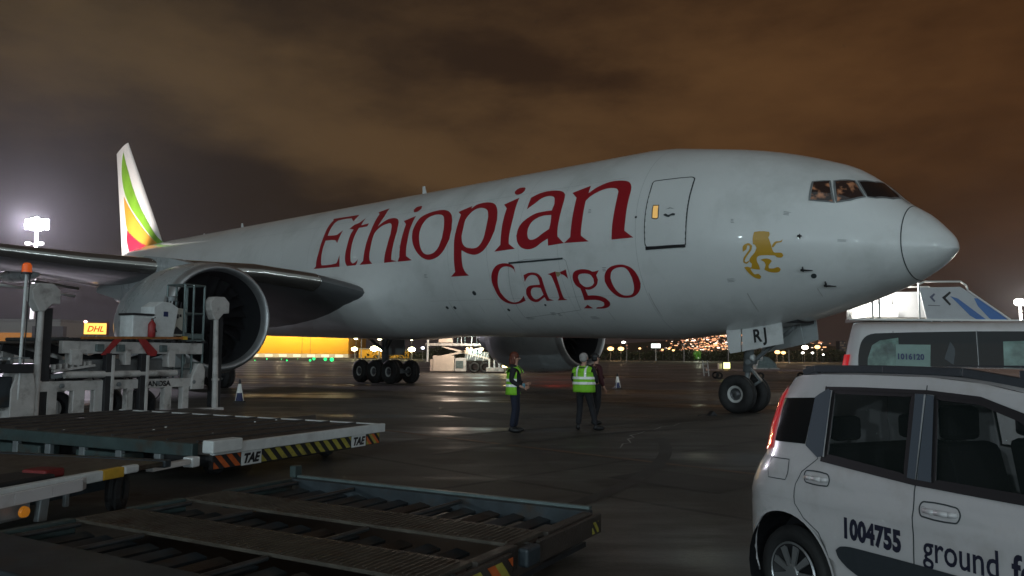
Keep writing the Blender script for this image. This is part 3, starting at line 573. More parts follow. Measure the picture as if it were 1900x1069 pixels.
# wings
ST = [(2.4, 20.3, 36.4, 3.80, 3.1, 1.25), (3.6, 21.2, 36.2, 4.26, 3.5, 1.3), (4.6, 22.2, 36, 4.60, 3.9, 1.3), (6.5, 23.5, 35.8, 4.90, 4.45, 1.2), (9.6, 25.5, 35.5, 5.0, 4.95, 1.05), (12, 27, 35.6, 5.2, 5.25, .9), (16, 29.7, 37.6, 5.68, 5.75, .74), (22, 33.6, 41.3, 6.65, 6.6, .6), (29, 38.2, 44.8, 7.6, 7.5, .34), (32.4, 43.2, 46.6, 8.05, 8.0, .1)]
FR = [1, .9, .75, .6, .45, .3, .2, .12, .06, .025, .007, 0]
def th_(f): return .5 * (2.969 * math.sqrt(f) - 1.26 * f - 3.516 * f * f + 2.843 * f**3 - 1.015 * f**4) * 1.0
def wing_pt(st, f, sgn, side):
    q, a, c, za, zb, t = st; return (-(a + (c - a) * f), -side * q, za + (zb - za) * f + sgn * th_(f) * t * (1.05 if sgn > 0 else .95))
def wing(side):
    b = MB(); prof = [(f, 1) for f in FR] + [(f, -1) for f in reversed(FR[:-1])]; k = len(prof)
    for st in ST: b.v += [wing_pt(st, f, g_, side) for f, g_ in prof]
    for i in range(len(ST) - 1):
        for j in range(k):
            b.f.append([i*k+j, i*k+(j+1) % k, (i+1)*k+(j+1) % k, (i+1)*k+j])
    b.f.append(list(range(k))); b.f.append([(len(ST)-1)*k + j for j in range(k)][::-1])
    b.mi = [0] * len(b.f)
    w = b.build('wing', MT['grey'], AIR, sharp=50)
    # slats: bright leading edge
    for i0, i1 in ((2, 4), (4, 6), (6, 7), (7, 8)):
        m_ = MB(); fr = [(f, 1) for f in (.07, .04, .02, .007, 0)] + [(f, -1) for f in (.007, .02, .045)]
        sts = [ST[i] for i in range(i0, i1 + 1)]
        m_.grid(lambda st, p: tuple(Vector(wing_pt(st, p[0], p[1], side)) + Vector((.02, 0, .012 * p[1]))), sts, fr); m_.build('slat', MT['slat'], w, smooth=True)
    for q, s0, s1, z, r in ((7.6, 30, 37.6, 4.15, .42), (12.6, 31, 38.6, 4.95, .36), (17.5, 33.5, 41, 5.65, .3), (22.5, 37, 43.5, 6.3, .26)):
        m_ = MB(); m_.lathe([((s1 - s0) * f, r * g_) for f, g_ in ((0, .02), (.08, .5), (.25, .95), (.5, 1), (.75, .8), (.92, .4), (1, .02))], (-s0, -side * q, z), (-1, 0, .035), 16); m_.build('flap_track_fairing', MT['nac'], w, smooth=True)
    m_ = MB(); m_.grid(lambda st, f: tuple(Vector(wing_pt(st, f, -1, side)) + Vector((0, 0, -.05))), ST[2:8], [.84, .89, .94, 1.03]); m_.build('flap', MT['nac'], w, smooth=True)
wing(1); wing(-1)
for side in (1, -1):  # polished tubes added below the trailing edge to catch bright lines of light
    for dz, ds, q1 in ((-.28, .25, 20), (-.62, .75, 13.5)):
        b = MB(); Q = [9.8, 11, 12, 14, 16, 18, 20]; Q = [q for q in Q if q <= q1] + ([q1] if q1 not in Q else [])
        def te(q):
            for a_, c_ in zip(ST, ST[1:]):
                if a_[0] <= q <= c_[0]: k_ = (q - a_[0]) / (c_[0] - a_[0]); return (-(a_[2] + (c_[2] - a_[2]) * k_ + ds), -side * q, a_[4] + (c_[4] - a_[4]) * k_ + dz)
        for p_, q_ in zip(Q, Q[1:]): b.tube(te(p_), te(q_), .07, n=10)
        b.build('flap_edge_glint', MT['slat2'], AIR, smooth=True)
# engines
def engine(side):
    q0, z0, s0 = 9.61, 2.87, 20.21; o = Vector((-s0, -side * q0, z0)); ax = Vector((-1, 0, -.03)).normalized()
    b = MB(); b.lathe([(.35, 1.90), (.8, 1.97), (1.5, 2.05), (2.4, 2.09), (3.4, 2.08), (4.4, 1.98), (5.2, 1.82), (5.8, 1.64), (5.8, 1.56)], o, ax, 72)
    e = b.build('engine', MT['nac'], AIR, smooth=True)
    b = MB(); b.lathe([(.35, 1.90), (.18, 1.86), (.07, 1.80), (0, 1.74), (.05, 1.685), (.18, 1.65), (.4, 1.63)], o, ax, 72); b.build('inlet_lip', MT['lip'], e, smooth=True)
    b = MB(); b.lathe([(.4, 1.63), (.9, 1.64), (1.55, 1.65), (2.4, 1.63), (2.4, .02)], o, ax, 64); b.build('inlet_duct', MT['inlet'], e, smooth=True)
    b = MB(); b.lathe([(.75, .01), (.9, .12), (1.2, .3), (1.6, .5)], o, ax, 28); b.build('spinner', MT['black'], e, smooth=True)
    me = None
    for k in range(22):
        t0 = 2 * pi * k / 22
        if me is None:
            m_ = MB()
            def bp(r, f): tw = .25 + .75 * r / 1.6; t = .30 * f * (.6 + .4 / max(r, .5)) * 1.0; return (-(1.5 + .45 * (1 - f) * (1.25 - tw * .5)), r * sin(t + .12 * (r / 1.6) ** 2), r * cos(t + .12 * (r / 1.6) ** 2))
            m_.grid(bp, [.45, .8, 1.15, 1.4, 1.6], [0, .33, .66, 1]); me = m_.mesh('fan_blade', MT['titan'], True)
        f_ = link('fan_blade', me, e); f_.location = (o.x, o.y, o.z); f_.rotation_euler = (t0, 0, 0)
    b = MB(); b.lathe([(5.2, 1.1), (6.2, .95), (7.3, .72), (7.3, .5), (8.3, .02)], o, ax, 32); b.build('exhaust_core', MT['steel'], e, smooth=True)
    # pylon
    b = MB(); top = [(21.9, 4.78), (24.5, 5.25), (27, 5.55), (30, 5.3), (33.5, 4.6)]; bot = [(21.9, 4.70), (24.5, 4.5), (27, 4.1), (29, 3.75), (33.5, 4.4)]
    for y in (-.24, .24):
        b.v += [(-s, -side * q0 + y * (.25 if i in (0, 4) else 1), z) for i, (s, z) in enumerate(top)] + [(-s, -side * q0 + y * (.25 if i in (0, 4) else 1), z) for i, (s, z) in enumerate(bot)]
    for i in range(4):
        for k in (0, 10): b.f.append([k+i, k+i+1, k+5+i+1, k+5+i])
        b.f.append([i, i+1, 10+i+1, 10+i]); b.f.append([5+i, 5+i+1, 15+i+1, 15+i])
    b.mi = [0] * len(b.f); b.build('pylon', MT['nac'], e)
    b = MB(); b.prism([(0, 0), (1.2, .55), (1.7, .55), (1.9, 0)], lambda p: (-(22.6 + p[0]), -side * (q0 - 1.6) , 3.95 + p[1] * .9), (0, side * .0 + .05, 0)); b.build('nacelle_strake', MT['nac'], e)
engine(1); engine(-1)
# fin with the three leaf shaped stripes
LEr, TEr, LEt, TEt = (50.6, 8.2), (59.9, 8.2), (60.1, 18.5), (62.75, 18.05)
def fin_y(x): return .38 * (1 - .75 * max(0, min(1, (x[1] - 8) / 10.5)))
def finpt(f, h, sgn):
    s = (LEr[0] + (LEt[0] - LEr[0]) * h) * (1 - f) + (TEr[0] + (TEt[0] - TEr[0]) * h) * f
    z = (LEr[1] + (LEt[1] - LEr[1]) * h) * (1 - f) + (TEr[1] + (TEt[1] - TEr[1]) * h) * f
    return (-s, -sgn * (th_(f) * .62 * (1 - .68 * h)), z)
b = MB(); FF = [1, .85, .65, .45, .3, .18, .08, .02, 0]; prof = [(f, 1) for f in FF] + [(f, -1) for f in reversed(FF[:-1])]; HH = [0, .2, .4, .6, .8, 1]; k = len(prof)
for h in HH: b.v += [finpt(f, h, g_) for f, g_ in prof]
for i in range(5):
    for j in range(k): b.f.append([i*k+j, i*k+(j+1) % k, (i+1)*k+(j+1) % k, (i+1)*k+j])
b.f.append([5*k+j for j in range(k)]); b.mi = [0] * len(b.f)
fin = b.build('tail_fin', mat('fin_white_paint', (.80, .77, .75), .4, coat=.4, nscale=.3, namp=.03), AIR, sharp=60)
b = MB(); b.prism([(44.1, 8.95), (50.9, 8.4), (52.2, 9.8), (51.3, 9.15), (48, 8.98)], lambda p: (-p[0], -.06, p[1]), (0, .12, 0)); b.build('dorsal_fin', MT['white'], AIR)
def fin_stripe(loop, m):
    L_ = smooth_loop(loop, 60, 4); 
    for sg in (1, -1):
        bb = MB(); pts = [(p[0], p[1]) for p in L_]
        def on(p):
            s, z = p; h = (z - 8.2) / (18.5 - 8.2)
            a = LEr[0] + (LEt[0] - LEr[0]) * h; c_ = TEr[0] + (TEt[0] - TEr[0]) * h; f = max(.001, min(1, (s - a) / (c_ - a)))
            return (-s, -sg * (th_(f) * .62 * (1 - .68 * min(1, h)) + .012), z)
        bm = bmesh.new(); vs = [bm.verts.new((x, y, 0)) for x, y in pts]
        for t in tessellate_polygon([[Vector((x, y, 0)) for x, y in pts]]):
            try: bm.faces.new([vs[i] for i in t])
            except ValueError: pass
        for ax, a0, a1, st in ((0, 50, 63, .45), (1, 8, 19, .6)):
            kx = a0
            while kx < a1:
                co = [0, 0, 0]; co[ax] = kx; no = [0, 0, 0]; no[ax] = 1; bmesh.ops.bisect_plane(bm, geom=bm.verts[:] + bm.edges[:] + bm.faces[:], plane_co=co, plane_no=no); kx += st
        for v in bm.verts: v.co = Vector(on((v.co.x, v.co.y)))
        me = bpy.data.meshes.new('livery_stripe'); bm.to_mesh(me); bm.free(); me.materials.append(m); me.polygons.foreach_set('use_smooth', [True] * len(me.polygons)); link('livery_stripe', me, fin)
fin_stripe([(60.81, 17.82), (59.96, 16.75), (58.9, 15.51), (57.71, 14.18), (56.12, 12.73), (54.47, 11.43), (52.9, 10.27), (51.3, 9.34), (52.05, 9.42), (53.95, 10.38), (55.97, 11.6), (57.79, 12.64), (59.57, 13.92), (60.45, 14.9), (60.97, 15.95), (61.07, 17.05)], MT['green'])
fin_stripe([(60.19, 14.1), (58.71, 13.07), (56.84, 11.91), (55.07, 10.9), (53.39, 10.03), (51.53, 9.18), (52.77, 9.2), (54.36, 9.54), (56.62, 10.26), (58.9, 11.27), (59.67, 12.56)], MT['orange'])
fin_stripe([(58.89, 11.22), (56.92, 10.39), (54.92, 9.74), (52.64, 9.16), (53.77, 9.0), (55.65, 9.11), (57.9, 9.31), (58.61, 9.84), (59.01, 10.6)], MT['pink'])
# tailplane
for side in (1, -1):
    b = MB(); TS = [(1.0, 54.5, 61.0, 6.9, .7), (10.7, 61.6, 64.4, 7.9, .25)]
    for q, a, c_, z, t in TS: b.v += [(-(a + (c_ - a) * f), -side * q, z + g_ * th_(f) * t) for f, g_ in prof]
    for j in range(k): b.f.append([j, (j+1) % k, k+(j+1) % k, k+j])
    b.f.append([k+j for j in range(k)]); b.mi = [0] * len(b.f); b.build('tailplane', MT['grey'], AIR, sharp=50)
# landing gear
def tyre_me(r, w, rr, name='tyre'):
    b = MB(); h = w / 2
    b.lathe([(-h * .62, rr), (-h * .92, rr + (r - rr) * .25), (-h, rr + (r - rr) * .55), (-h * .86, r - (r - rr) * .14), (-h * .55, r - .01), (-h * .5, r), (-h * .18, r), (-h * .15, r - .015), (h * .15, r - .015), (h * .18, r), (h * .5, r), (h * .55, r - .01), (h * .86, r - (r - rr) * .14), (h, rr + (r - rr) * .55), (h * .92, rr + (r - rr) * .25), (h * .62, rr)], (0, 0, 0), (0, 1, 0), 48)
    return b.mesh(name, MT['tyre'], True)
def rim_me(rr, w, name='rim'):
    b = MB()
    for sg in (-1, 1):
        h = w / 2 * .62 * sg
        b.cur = 0; b.lathe([(h, rr), (h * .97, rr * .92), (h * .82, rr * .78), (h * .8, rr * .72)], (0, 0, 0), (0, 1, 0), 40)
        b.cur = 1; b.lathe([(h * .8, rr * .72), (h * .55, rr * .6), (h * .5, rr * .35), (h * .95, rr * .3), (h, rr * .22), (h, .001)], (0, 0, 0), (0, 1, 0), 40)
        for k_ in range(10):
            t = 2 * pi * k_ / 10; b.tube((rr * .5 * cos(t), h * .45, rr * .5 * sin(t)), (rr * .5 * cos(t), h * .72, rr * .5 * sin(t)), rr * .055, n=6)
    b.cur = 0
    return b.mesh(name, [MT['rim'], MT['hub']], True)
ng = thing('nose_gear', None, None); ng.parent = AIR
tm, rm = tyre_me(.56, .43, .25), rim_me(.25, .43)
for q in (.42, -.42):
    for me, nm in ((tm, 'tyre'), (rm, 'rim')): o = link(nm, me, ng); o.location = (-5.89, -q, .555)
b = MB(); b.tube((-5.89, -.55, .555), (-5.89, .55, .555), .07, n=14); b.tube((-5.89, 0, .5), (-5.75, 0, 1.35), .085, n=16); b.tube((-5.78, 0, 1.2), (-5.6, 0, 2.9), .14, n=18); b.build('strut', MT['steel'], ng, smooth=True)
b = MB(); b.bar((-5.89, 0, .62), (-5.35, 0, .95), .12, .06); b.bar((-5.35, 0, .95), (-5.7, 0, 1.35), .12, .06); b.build('torque_link', MT['steel'], ng)
b = MB(); b.tube((-5.6, .0, 1.5), (-4.3, 0, 2.5), .06, n=10); b.tube((-5.65, .2, 1.5), (-5.65, -.2, 1.5), .09, n=10); b.build('drag_brace', MT['steel'], ng)
for dy, dz in ((.22, 1.62), (-.22, 1.62)):
    b = MB(); b.lathe([(0, .001), (0, .1), (-.1, .07), (-.14, .001)], (-5.45, dy, dz), (1, 0, 0), 16); b.build('taxi_lamp', MT['plate'], ng, smooth=True)
for k_ in range(3):
    b = MB(); b.tube((-5.72, .12 - .1 * k_, 1.2), (-5.6, .16 - .12 * k_, 2.4), .016, n=6); b.build('hydraulic_line', MT['black'], ng)
def panel(name, loop, y, m, d=.04): b = MB(); b.prism(loop, lambda p: (-p[0], -y, p[1]), (0, d, 0)); return b.build(name, m, AIR)
dm = mat('gear_door_white', (.70, .71, .71), .45, nscale=1.5, namp=.08, dirt=(.5, .5, .49), dscale=2)
gd = panel('gear_door', [(5.61, 2.57), (4.42, 2.76), (4.36, 2.02), (5.63, 1.80)], .57, dm)
gd2 = panel('gear_door', [(6.14, 2.5), (5.66, 2.57), (5.68, 1.79), (6.02, 1.74), (6.1, 2.0)], .57, dm)
gd3 = panel('gear_door', [(5.6, 2.6), (4.42, 2.76), (4.3, 2.02), (5.63, 1.75)], -.57, MT['nac']); panel('gear_door', [(4.9, 2.9), (3.95, 2.85), (3.88, 2.15), (4.3, 2.02), (4.9, 1.95)], -.6, MT['nac'])
b = MB(); b.box(-5.6, -3.95, -.5, .5, 2.6, 3.1); b.build('wheel_well', MT['black'], AIR)
ra = Vector((1, 0, .14)).normalized()
for ch, s, z in (('R', 5.26, 2.06), ('J', 4.93, 2.11)):
    text_on(ch, .52, Vector((-s, -.575, z)), ra, Vector((-.10, 0, 1)), gd, MT['black'], name='letter', sx=.82, off=.014)
for side in (1, -1):
    mg = thing('main_gear', None, None); mg.parent = AIR
    tm2, rm2 = (tyre_me(.665, .52, .28), rim_me(.28, .52)) if side == 1 else (tm2, rm2)
    for ds in (-1.45, 0, 1.45):
        for dq in (-.7, .7):
            for me, nm in ((tm2, 'tyre'), (rm2, 'rim')): o = link(nm, me, mg); o.location = (-(31.77 + ds), -side * 5.49 + dq, .66)
        b = MB(); b.tube((-(31.77 + ds), -side * 5.49 - .6, .66), (-(31.77 + ds), -side * 5.49 + .6, .66), .09, n=10); b.build('axle', MT['steel'], mg)
    b = MB(); b.bar((-30.2, -side * 5.49, .7), (-33.3, -side * 5.49, .7), .24, .28); b.build('bogie_beam', MT['steel'], mg, bevel=.03)
    b = MB(); b.tube((-31.77, -side * 5.49, .7), (-31.6, -side * 5.2, 3.9), .2, n=16); b.tube((-31.7, -side * 5.4, 1.8), (-31.6, -side * 3.2, 3.2), .09, n=10); b.tube((-31.7, -side * 5.4, 1.8), (-29.9, -side * 5.2, 3.9), .09, n=10); b.build('strut', MT['steel'], mg, smooth=True)
    b = MB(); b.box(-32.6, -30.8, -side * 6.1 - .03, -side * 6.1 + .03, 1.6, 3.6); b.build('gear_door', MT['nac'], mg)
b = MB(); b.box(-34, -29.5, -2.9, 2.9, 2.3, 2.5)

for side in (1, -1):
    b = MB(); b.box(-57.9, -57.6, -side * 6.0 - .15, -side * 6.0 + .15, 7.35, 7.5); b.build('logo_lamp', MT['plate'], AIR)
    light('logo_light', (-57.8, -side * 6.0, 7.75), 7500, (1, .93, .88), .12, 'SPOT', (-59.5, 0, 14.0), 110, parent=AIR)

b = MB(); b.lathe([(-.1, .001), (-.08, .08), (.1, .1), (.2, .05), (.22, .001)], (-43.4, 32.3, 8.06), (1, 0, 0), 12); b.build('navigation_lamp', emis('red_nav_lamp', (1, .04, .02), 4), AIR)
light('navigation_light', (-43.0, 32.4, 7.9), 120, (1, .06, .04), .1, parent=AIR)
b = MB(); b.lathe([(-.1, .001), (-.08, .08), (.1, .1), (.2, .05), (.22, .001)], (-43.4, -32.3, 8.06), (1, 0, 0), 12); b.build('navigation_lamp', emis('green_nav_lamp', (.04, 1, .2), 20), AIR)

MT['sten'] = mat('stencil_grey', (.16, .18, .19), .6)
random.seed(31)
for s, t, w in ((11.8, -.86, .35), (11.5, -.875, .2), (13.1, -.93, .5), (10.2, -.93, .45), (6.6, .42, .5), (6.55, .30, .3), (6.7, -.02, .2), (3.4, .22, .2), (2.2, -.05, .3), (5.0, -.55, .25), (8.9, -.35, .2), (17.5, -.3, .22), (19, .1, .2), (9.4, .25, .15), (4.7, .1, .12)):
    for i in range(3): surf('stencil_line', [[(s, t + i * .016), (s - w * random.uniform(.5, 1), t + i * .016), (s - w * .6, t + i * .016 + .005), (s, t + i * .016 + .005)]], .004, MT['sten'], smooth=False)
# oil and rain streaks running down the belly and lap joints
MT['grime'] = mat('grime_streak', (.50, .51, .50), .5, nscale=2, namp=.1)
for s in (2.9, 4.6, 7.5, 9.3, 11.2, 13.9, 15.0, 16.6, 18.1):
    t = random.uniform(-.9, -.6); L_ = random.uniform(.10, .3); w = random.uniform(.012, .03); surf('grime_streak', [[(s, t), (s + w, t - .01), (s + w * .9, t - L_), (s + w * .4, t - L_ * 1.2), (s - w * .3, t - L_ * .8)]], .003, MT['grime'], smooth=False)
for s in (10.6, 12.35, 16.0, 22.3, 28.4, 30.6): ribbon('skin_seam', [(s, 1.45 - i * .16) for i in range(18 if s < 20 else 12)], .007, .003, MT['seamlt'], closed=False)
# ------------------------------------------------------------------ generic small builders
def cyl_obj(name, p, q, r, m, parent, n=12, r1=None, smooth=True):
    b = MB(); b.tube(p, q, r, r1, n); return b.build(name, m, parent, sharp=40)
def box_obj(name, x0, x1, y0, y1, z0, z1, m, parent, bevel=.008):
    b = MB(); b.box(x0, x1, y0, y1, z0, z1); return b.build(name, m, parent, bevel=bevel)
def bar_obj(name, p, q, w, h, m, parent, bevel=0):
    b = MB(); b.bar(p, q, w, h); return b.build(name, m, parent, bevel=bevel)
def stripes(parent, x0, x1, y, z0, z1, w, mats, name='hazard_stripe', skew=None, d=.006):
    # separate slanted plates along the face at y
    k = skew if skew is not None else (z1 - z0); x = x0 - k; i = 0
    while x < x1:
        lp = []
        for px, pz in ((x, z1), (x + w, z1), (x + w + k, z0), (x + k, z0)): lp.append((px, pz))
        # clip to x range
        def clip(L, xx, keep):
            o = []
            for a in range(len(L)):
                p, q = L[a], L[(a + 1) % len(L)]; ip = (p[0] - xx) * keep >= 0; iq = (q[0] - xx) * keep >= 0
                if ip: o.append(p)
                if ip != iq: t = (xx - p[0]) / (q[0] - p[0]); o.append((xx, p[1] + (q[1] - p[1]) * t))
            return o
        lp = clip(clip(lp, x0, 1), x1, -1)
        if len(lp) >= 3:
            mm = mats[i % len(mats)]
            if mm is not None:
                b = MB(); b.prism(lp, lambda p: (p[0], y - d, p[1]), (0, d, 0)); b.build(name, mm, parent)
        x += w; i += 1
# ------------------------------------------------------------------ main deck loader on the left
LD = thing('cargo_loader', 'white cargo loader with railed platform and tall capped posts before the near engine', 'cargo loader', (-7.56, 20, 0), GA)
wm, dk = MT['cargow'], MT['cargod']
def post(x, z0, z1, hz, lean=0):
    b = MB(); b.tube((x + lean, -.02, z0), (x, -.02, z1), .075, .06, 14); b.lathe([(0, .095), (.05, .095)], (x + lean * .8, -.02, z0 + .7), (0, 0, 1), 14); b.build('guide_post', wm, LD, sharp=40)
    box_obj('post_channel', x + .07, x + .27, .02, .28, z0, z1 - .05, dk, LD)
    b = MB(); lp = [(-.27, -.1), (-.3, .1), (-.17, .25), (.14, .26), (.3, .12), (.3, -.16), (.13, -.17), (-.02, -.33), (-.14, -.33)]
    b.prism(lp, lambda p: (x + .05 + p[0], -.1, hz + p[1]), (0, .26, 0)); b.build('post_cap', wm, LD, bevel=.02)
post(0.0, .25, 2.62, 2.82, .07); post(-4.42, .3, 2.6, 2.80, -.02)
for y in (0, 2.6):
    box_obj('upper_beam', -3.92, -.36, y, y + .14, 1.61, 1.88, wm, LD, .012)
    box_obj('lower_beam', -4.34, -.38, y, y + .14, .82, 1.03, wm, LD, .012)
    for i, (x, w, z0) in enumerate(((-3.62, .26, 1.36), (-2.42, .14, 1.36), (-1.27, .2, 1.30))):
        box_obj('hanger_bracket', x - w / 2, x + w / 2, y - .05, y + .19, z0, 1.70, wm, LD, .015)
for x, w in ((-4.08, .2), (-3.5, .26), (-3.05, .2), (-2.3, .16), (-1.30, .2), (-.80, .18)):
    box_obj('chassis_leg', x - w / 2, x + w / 2, .0, .16, .12, .84, wm, LD, .012); box_obj('chassis_leg', x - w / 2, x + w / 2, 2.6, 2.76, .12, .84, wm, LD, .012)
box_obj('platform_deck', -3.95, -.35, .14, 2.6, 1.82, 1.875, MT['deck'], LD)
for i in range(9):
    x = -3.7 + i * .4; cyl_obj('deck_roller', (x, .2, 1.92), (x, 2.5, 1.92), .045, MT['rollerm'], LD, 10)
cyl_obj('hydraulic_cylinder', (-3.86, -.02, 1.16), (-1.12, -.02, 1.16), .075, wm, LD, 14)
box_obj('hydraulic_tank', -2.1, -1.1, .25, .9, 1.05, 1.5, mat('loader_grey_paint', (.16, .17, .165), .5, nscale=4, namp=.3), LD, .02)
box_obj('scissor_frame', -3.8, -1.2, .16, .3, 1.22, 1.48, mat('scissor_grey_paint', (.13, .13, .13), .5, nscale=4, namp=.3), LD)
for y in (.5, 2.2):
    bar_obj('scissor_arm', (-3.9, y, .9), (-.9, y, 1.75), .1, .16, dk, LD); bar_obj('scissor_arm', (-3.9, y + .14, 1.75), (-.9, y + .14, .9), .1, .16, dk, LD)
for x in (-2.84, -1.98):
    box_obj('lift_column', x - .13, x, .0 - .08, .06, .25, 1.62, dk, LD); box_obj('column_edge', x, x + .07, -.10, .06, .25, 1.58, wm, LD)
for (a, c) in (((-2.66, 1.97), (-2.98, 1.62)), ((-2.12, 1.97), (-1.80, 1.60))):
    b = MB(); b.prism([(a[0] - .09, a[1]), (a[0] + .09, a[1]), (c[0] + .12, c[1] + .06), (c[0] + .08, c[1] - .04), (c[0] - .10, c[1] - .04)], lambda p: (p[0], -.07, p[1]), (0, .05, 0)); b.build('safety_stop_arm', MT['redp'], LD, bevel=.008)
bar_obj('bumper_rail', (-3.55, -.05, 1.95), (-1.0, -.05, 2.0), .05, .055, MT['orp'], LD); bar_obj('bumper_rail', (-1.0, -.05, 2.0), (-.88, -.05, 2.0), .07, .08, MT['yel'], LD)
b = MB(); b.prism([(-.68, .75), (-.3, .75), (-.28, 1.22), (-.36, 1.38), (-.5, 1.38), (-.66, 1.05)], lambda p: (p[0], -.04, p[1]), (0, .5, 0)); b.build('outrigger_housing', wm, LD, bevel=.02)
box_obj('outrigger_foot', -.5, .28, -.12, .3, .16, .27, MT['cargow'], LD, .02); box_obj('outrigger_pad', .02, .32, -.14, .3, .08, .2, MT['orb'], LD, .02)
text_on('ANOSA', .17, Vector((-1.86, -.008, .86)), (1, 0, 0), (0, 0, 1), LD, MT['black'], name='lettering', sx=1.05, off=.006)
b = MB(); b.prism([(-1.78, 2.0), (-1.22, 2.0), (-1.10, 2.72), (-1.32, 2.84), (-1.55, 2.86), (-1.78, 2.72)], lambda p: (p[0], .0, p[1]), (0, .5, 0)); con = b.build('control_console', MT['plate'], LD, bevel=.02)
box_obj('console_label', -1.52, -1.40, -.012, 0, 2.50, 2.62, MT['dblue'], con, 0)
b = MB(); b.prism([(-1.15, 2.05), (-.80, 2.05), (-.78, 2.72), (-1.10, 2.74)], lambda p: (p[0], .12, p[1]), (0, .45, 0)); cb2 = b.build('operator_panel', mat('panel_cream', (.40, .38, .33), .5), LD, bevel=.015)
b = MB(); b.prism([(-1.14, 2.16), (-1.06, 2.28), (-.98, 2.22), (-.88, 2.16), (-.8, 2.14), (-.8, 2.10), (-1.12, 2.10)], lambda p: (p[0], .10, p[1]), (0, .012, 0)); b.build('panel_decal', MT['black'], cb2)
box_obj('switch_box', -1.10, -1.03, .08, .12, 2.48, 2.58, MT['black'], cb2, .004); box_obj('switch_box', -.98, -.95, .08, .12, 2.52, 2.58, MT['black'], cb2, .004)
for x, z, r in ((-1.2, 2.92, .05), (-1.12, 2.88, .04), (-1.0, 2.86, .05), (-.9, 2.84, .04), (-1.3, 2.92, .03)): cyl_obj('control_lever', (x, .2, z - .12), (x + .03, .2, z + .05), r * .4, MT['black'], con, 8)
b = MB(); b.lathe([(0, .11), (.1, .12), (.12, .10), (.12, .001)], (-1.12, .25, 2.9), (0, 0, 1), 16); b.build('warning_horn', MT['steel'], con, sharp=40)
box_obj('battery_box', -2.30, -1.74, .02, .5, 2.0, 2.5, MT['plate'], LD, .02); box_obj('box_lid', -2.33, -1.72, .0, .52, 2.5, 2.55, MT['black'], LD, .01)
b = MB(); lx = [-.86, -.60, -.28]
for y in (.1, .75):
    for x in lx: cyl_obj('cage_upright', (x, y, 1.0), (x, y, 3.33), .028, MT['ral'], LD, 8)
    for z in (3.33, 2.62, 2.1, 1.25): cyl_obj('cage_rail', (-.87, y, z), (-.27, y, z), .022, MT['ral'], LD, 8)
for z in (3.33, 2.62, 2.1): cyl_obj('cage_rail', (-.86, .1, z), (-.86, .75, z), .022, MT['ral'], LD, 8); cyl_obj('cage_rail', (-.28, .1, z), (-.28, .75, z), .022, MT['ral'], LD, 8)
for z in np.arange(1.1, 2.1, .3): cyl_obj('ladder_rung', (-.6, .1, z), (-.28, .1, z), .018, MT['ral'], LD, 8)
box_obj('cage_step', -.9, -.25, .05, .8, 1.92, 1.97, MT['ral'], LD)
box_obj('cage_kick_plate', -.88, -.27, .08, .1, 2.0, 2.12, MT['ral'], LD)
cyl_obj('beacon_pole', (-4.83, -.1, .7), (-4.80, -.1, 3.24), .03, MT['plate'], LD, 10)
cyl_obj('cable', (-4.76, -.1, .9), (-4.73, -.1, 3.2), .012, MT['black'], LD, 6)
b = MB(); b.lathe([(0, .095), (.14, .09), (.19, .06), (.2, .001)], (-4.80, -.1, 3.24), (0, 0, 1), 18); b.build('amber_beacon', mat('amber_beacon_lens', (.75, .10, .015), .15, coat=1, emit=(1, .18, .03), estr=.25), LD, smooth=True)
b = MB(); b.lathe([(0, .1), (-.04, .1), (-.04, .03)], (-4.80, -.1, 3.24), (0, 0, 1), 18); b.build('beacon_base', MT['black'], LD)
b = MB(); b.prism([(-4.98, .15), (-4.50, .15), (-4.50, .95), (-4.56, 1.28), (-4.86, 1.28), (-4.98, .9)], lambda p: (p[0], -.12, p[1]), (0, .5, 0)); b.build('outrigger_housing', wm, LD, bevel=.02)
for i in range(6):
    x = -5.9 + i * .17; cyl_obj('bridge_roller', (x, -.1, 1.42), (x, 2.6, 1.42), .05, MT['rollerm'], LD, 10)
box_obj('bridge_frame', -6.2, -4.6, -.2, -.08, 1.22, 1.40, dk, LD); box_obj('bridge_lamp_strip', -6.2, -4.7, -.21, -.2, 1.5, 1.53, MT['steel'], LD, 0)
for i in range(5):
    b = MB(); b.lathe([(0, .028), (.01, .02), (.012, .001)], (-5.7 + i * .2, -.22, 1.5), (0, -1, 0), 8); b.build('rivet_light', MT['plate'], LD)
for i in range(7):
    x = -4.1 + i * .13; box_obj('chain_tooth', x, x + .05, -.02, .1, 1.28 + i * .012, 1.38 + i * .012, MT['cargow'], LD, 0)
bar_obj('chain_guide', (-4.1, 0, 1.24), (-3.2, 0, 1.36), .1, .05, MT['cargow'], LD); bar_obj('chain_guide', (-4.1, 0.1, 1.12), (-3.3, 0.1, 1.22), .1, .09, MT['steel'], LD)
box_obj('side_shield', -5.6, -4.95, -.1, .4, .55, 1.15, MT['framebl'], LD, .02)
for x in (-5.5, -3.4, -1.3):
    o = link('wheel', tyre_me(.38, .3, .2), LD); o.location = (x, 1.0, .38)
    o = link('wheel', o.data, LD); o.location = (x, 2.3, .38)
fe = thing('fire_extinguisher', 'small red fire extinguisher standing on the loader platform beside its console', 'fire extinguisher', (-7.56 + cos(GA) * -1.86 + sin(GA) * .06, 20 + sin(GA) * -1.86 - cos(GA) * .06, 2.0), 0)
b = MB(); b.lathe([(0, .07), (.02, .085), (.3, .085), (.36, .05), (.4, .02), (.42, .02)], (0, 0, 0), (0, 0, 1), 18); b.build('cylinder_body', MT['redp'], fe, smooth=True)
bar_obj('handle', (-.03, 0, .42), (.08, 0, .46), .02, .02, MT['black'], fe); cyl_obj('hose', (.02, 0, .42), (.11, 0, .12), .012, MT['black'], fe, 6)
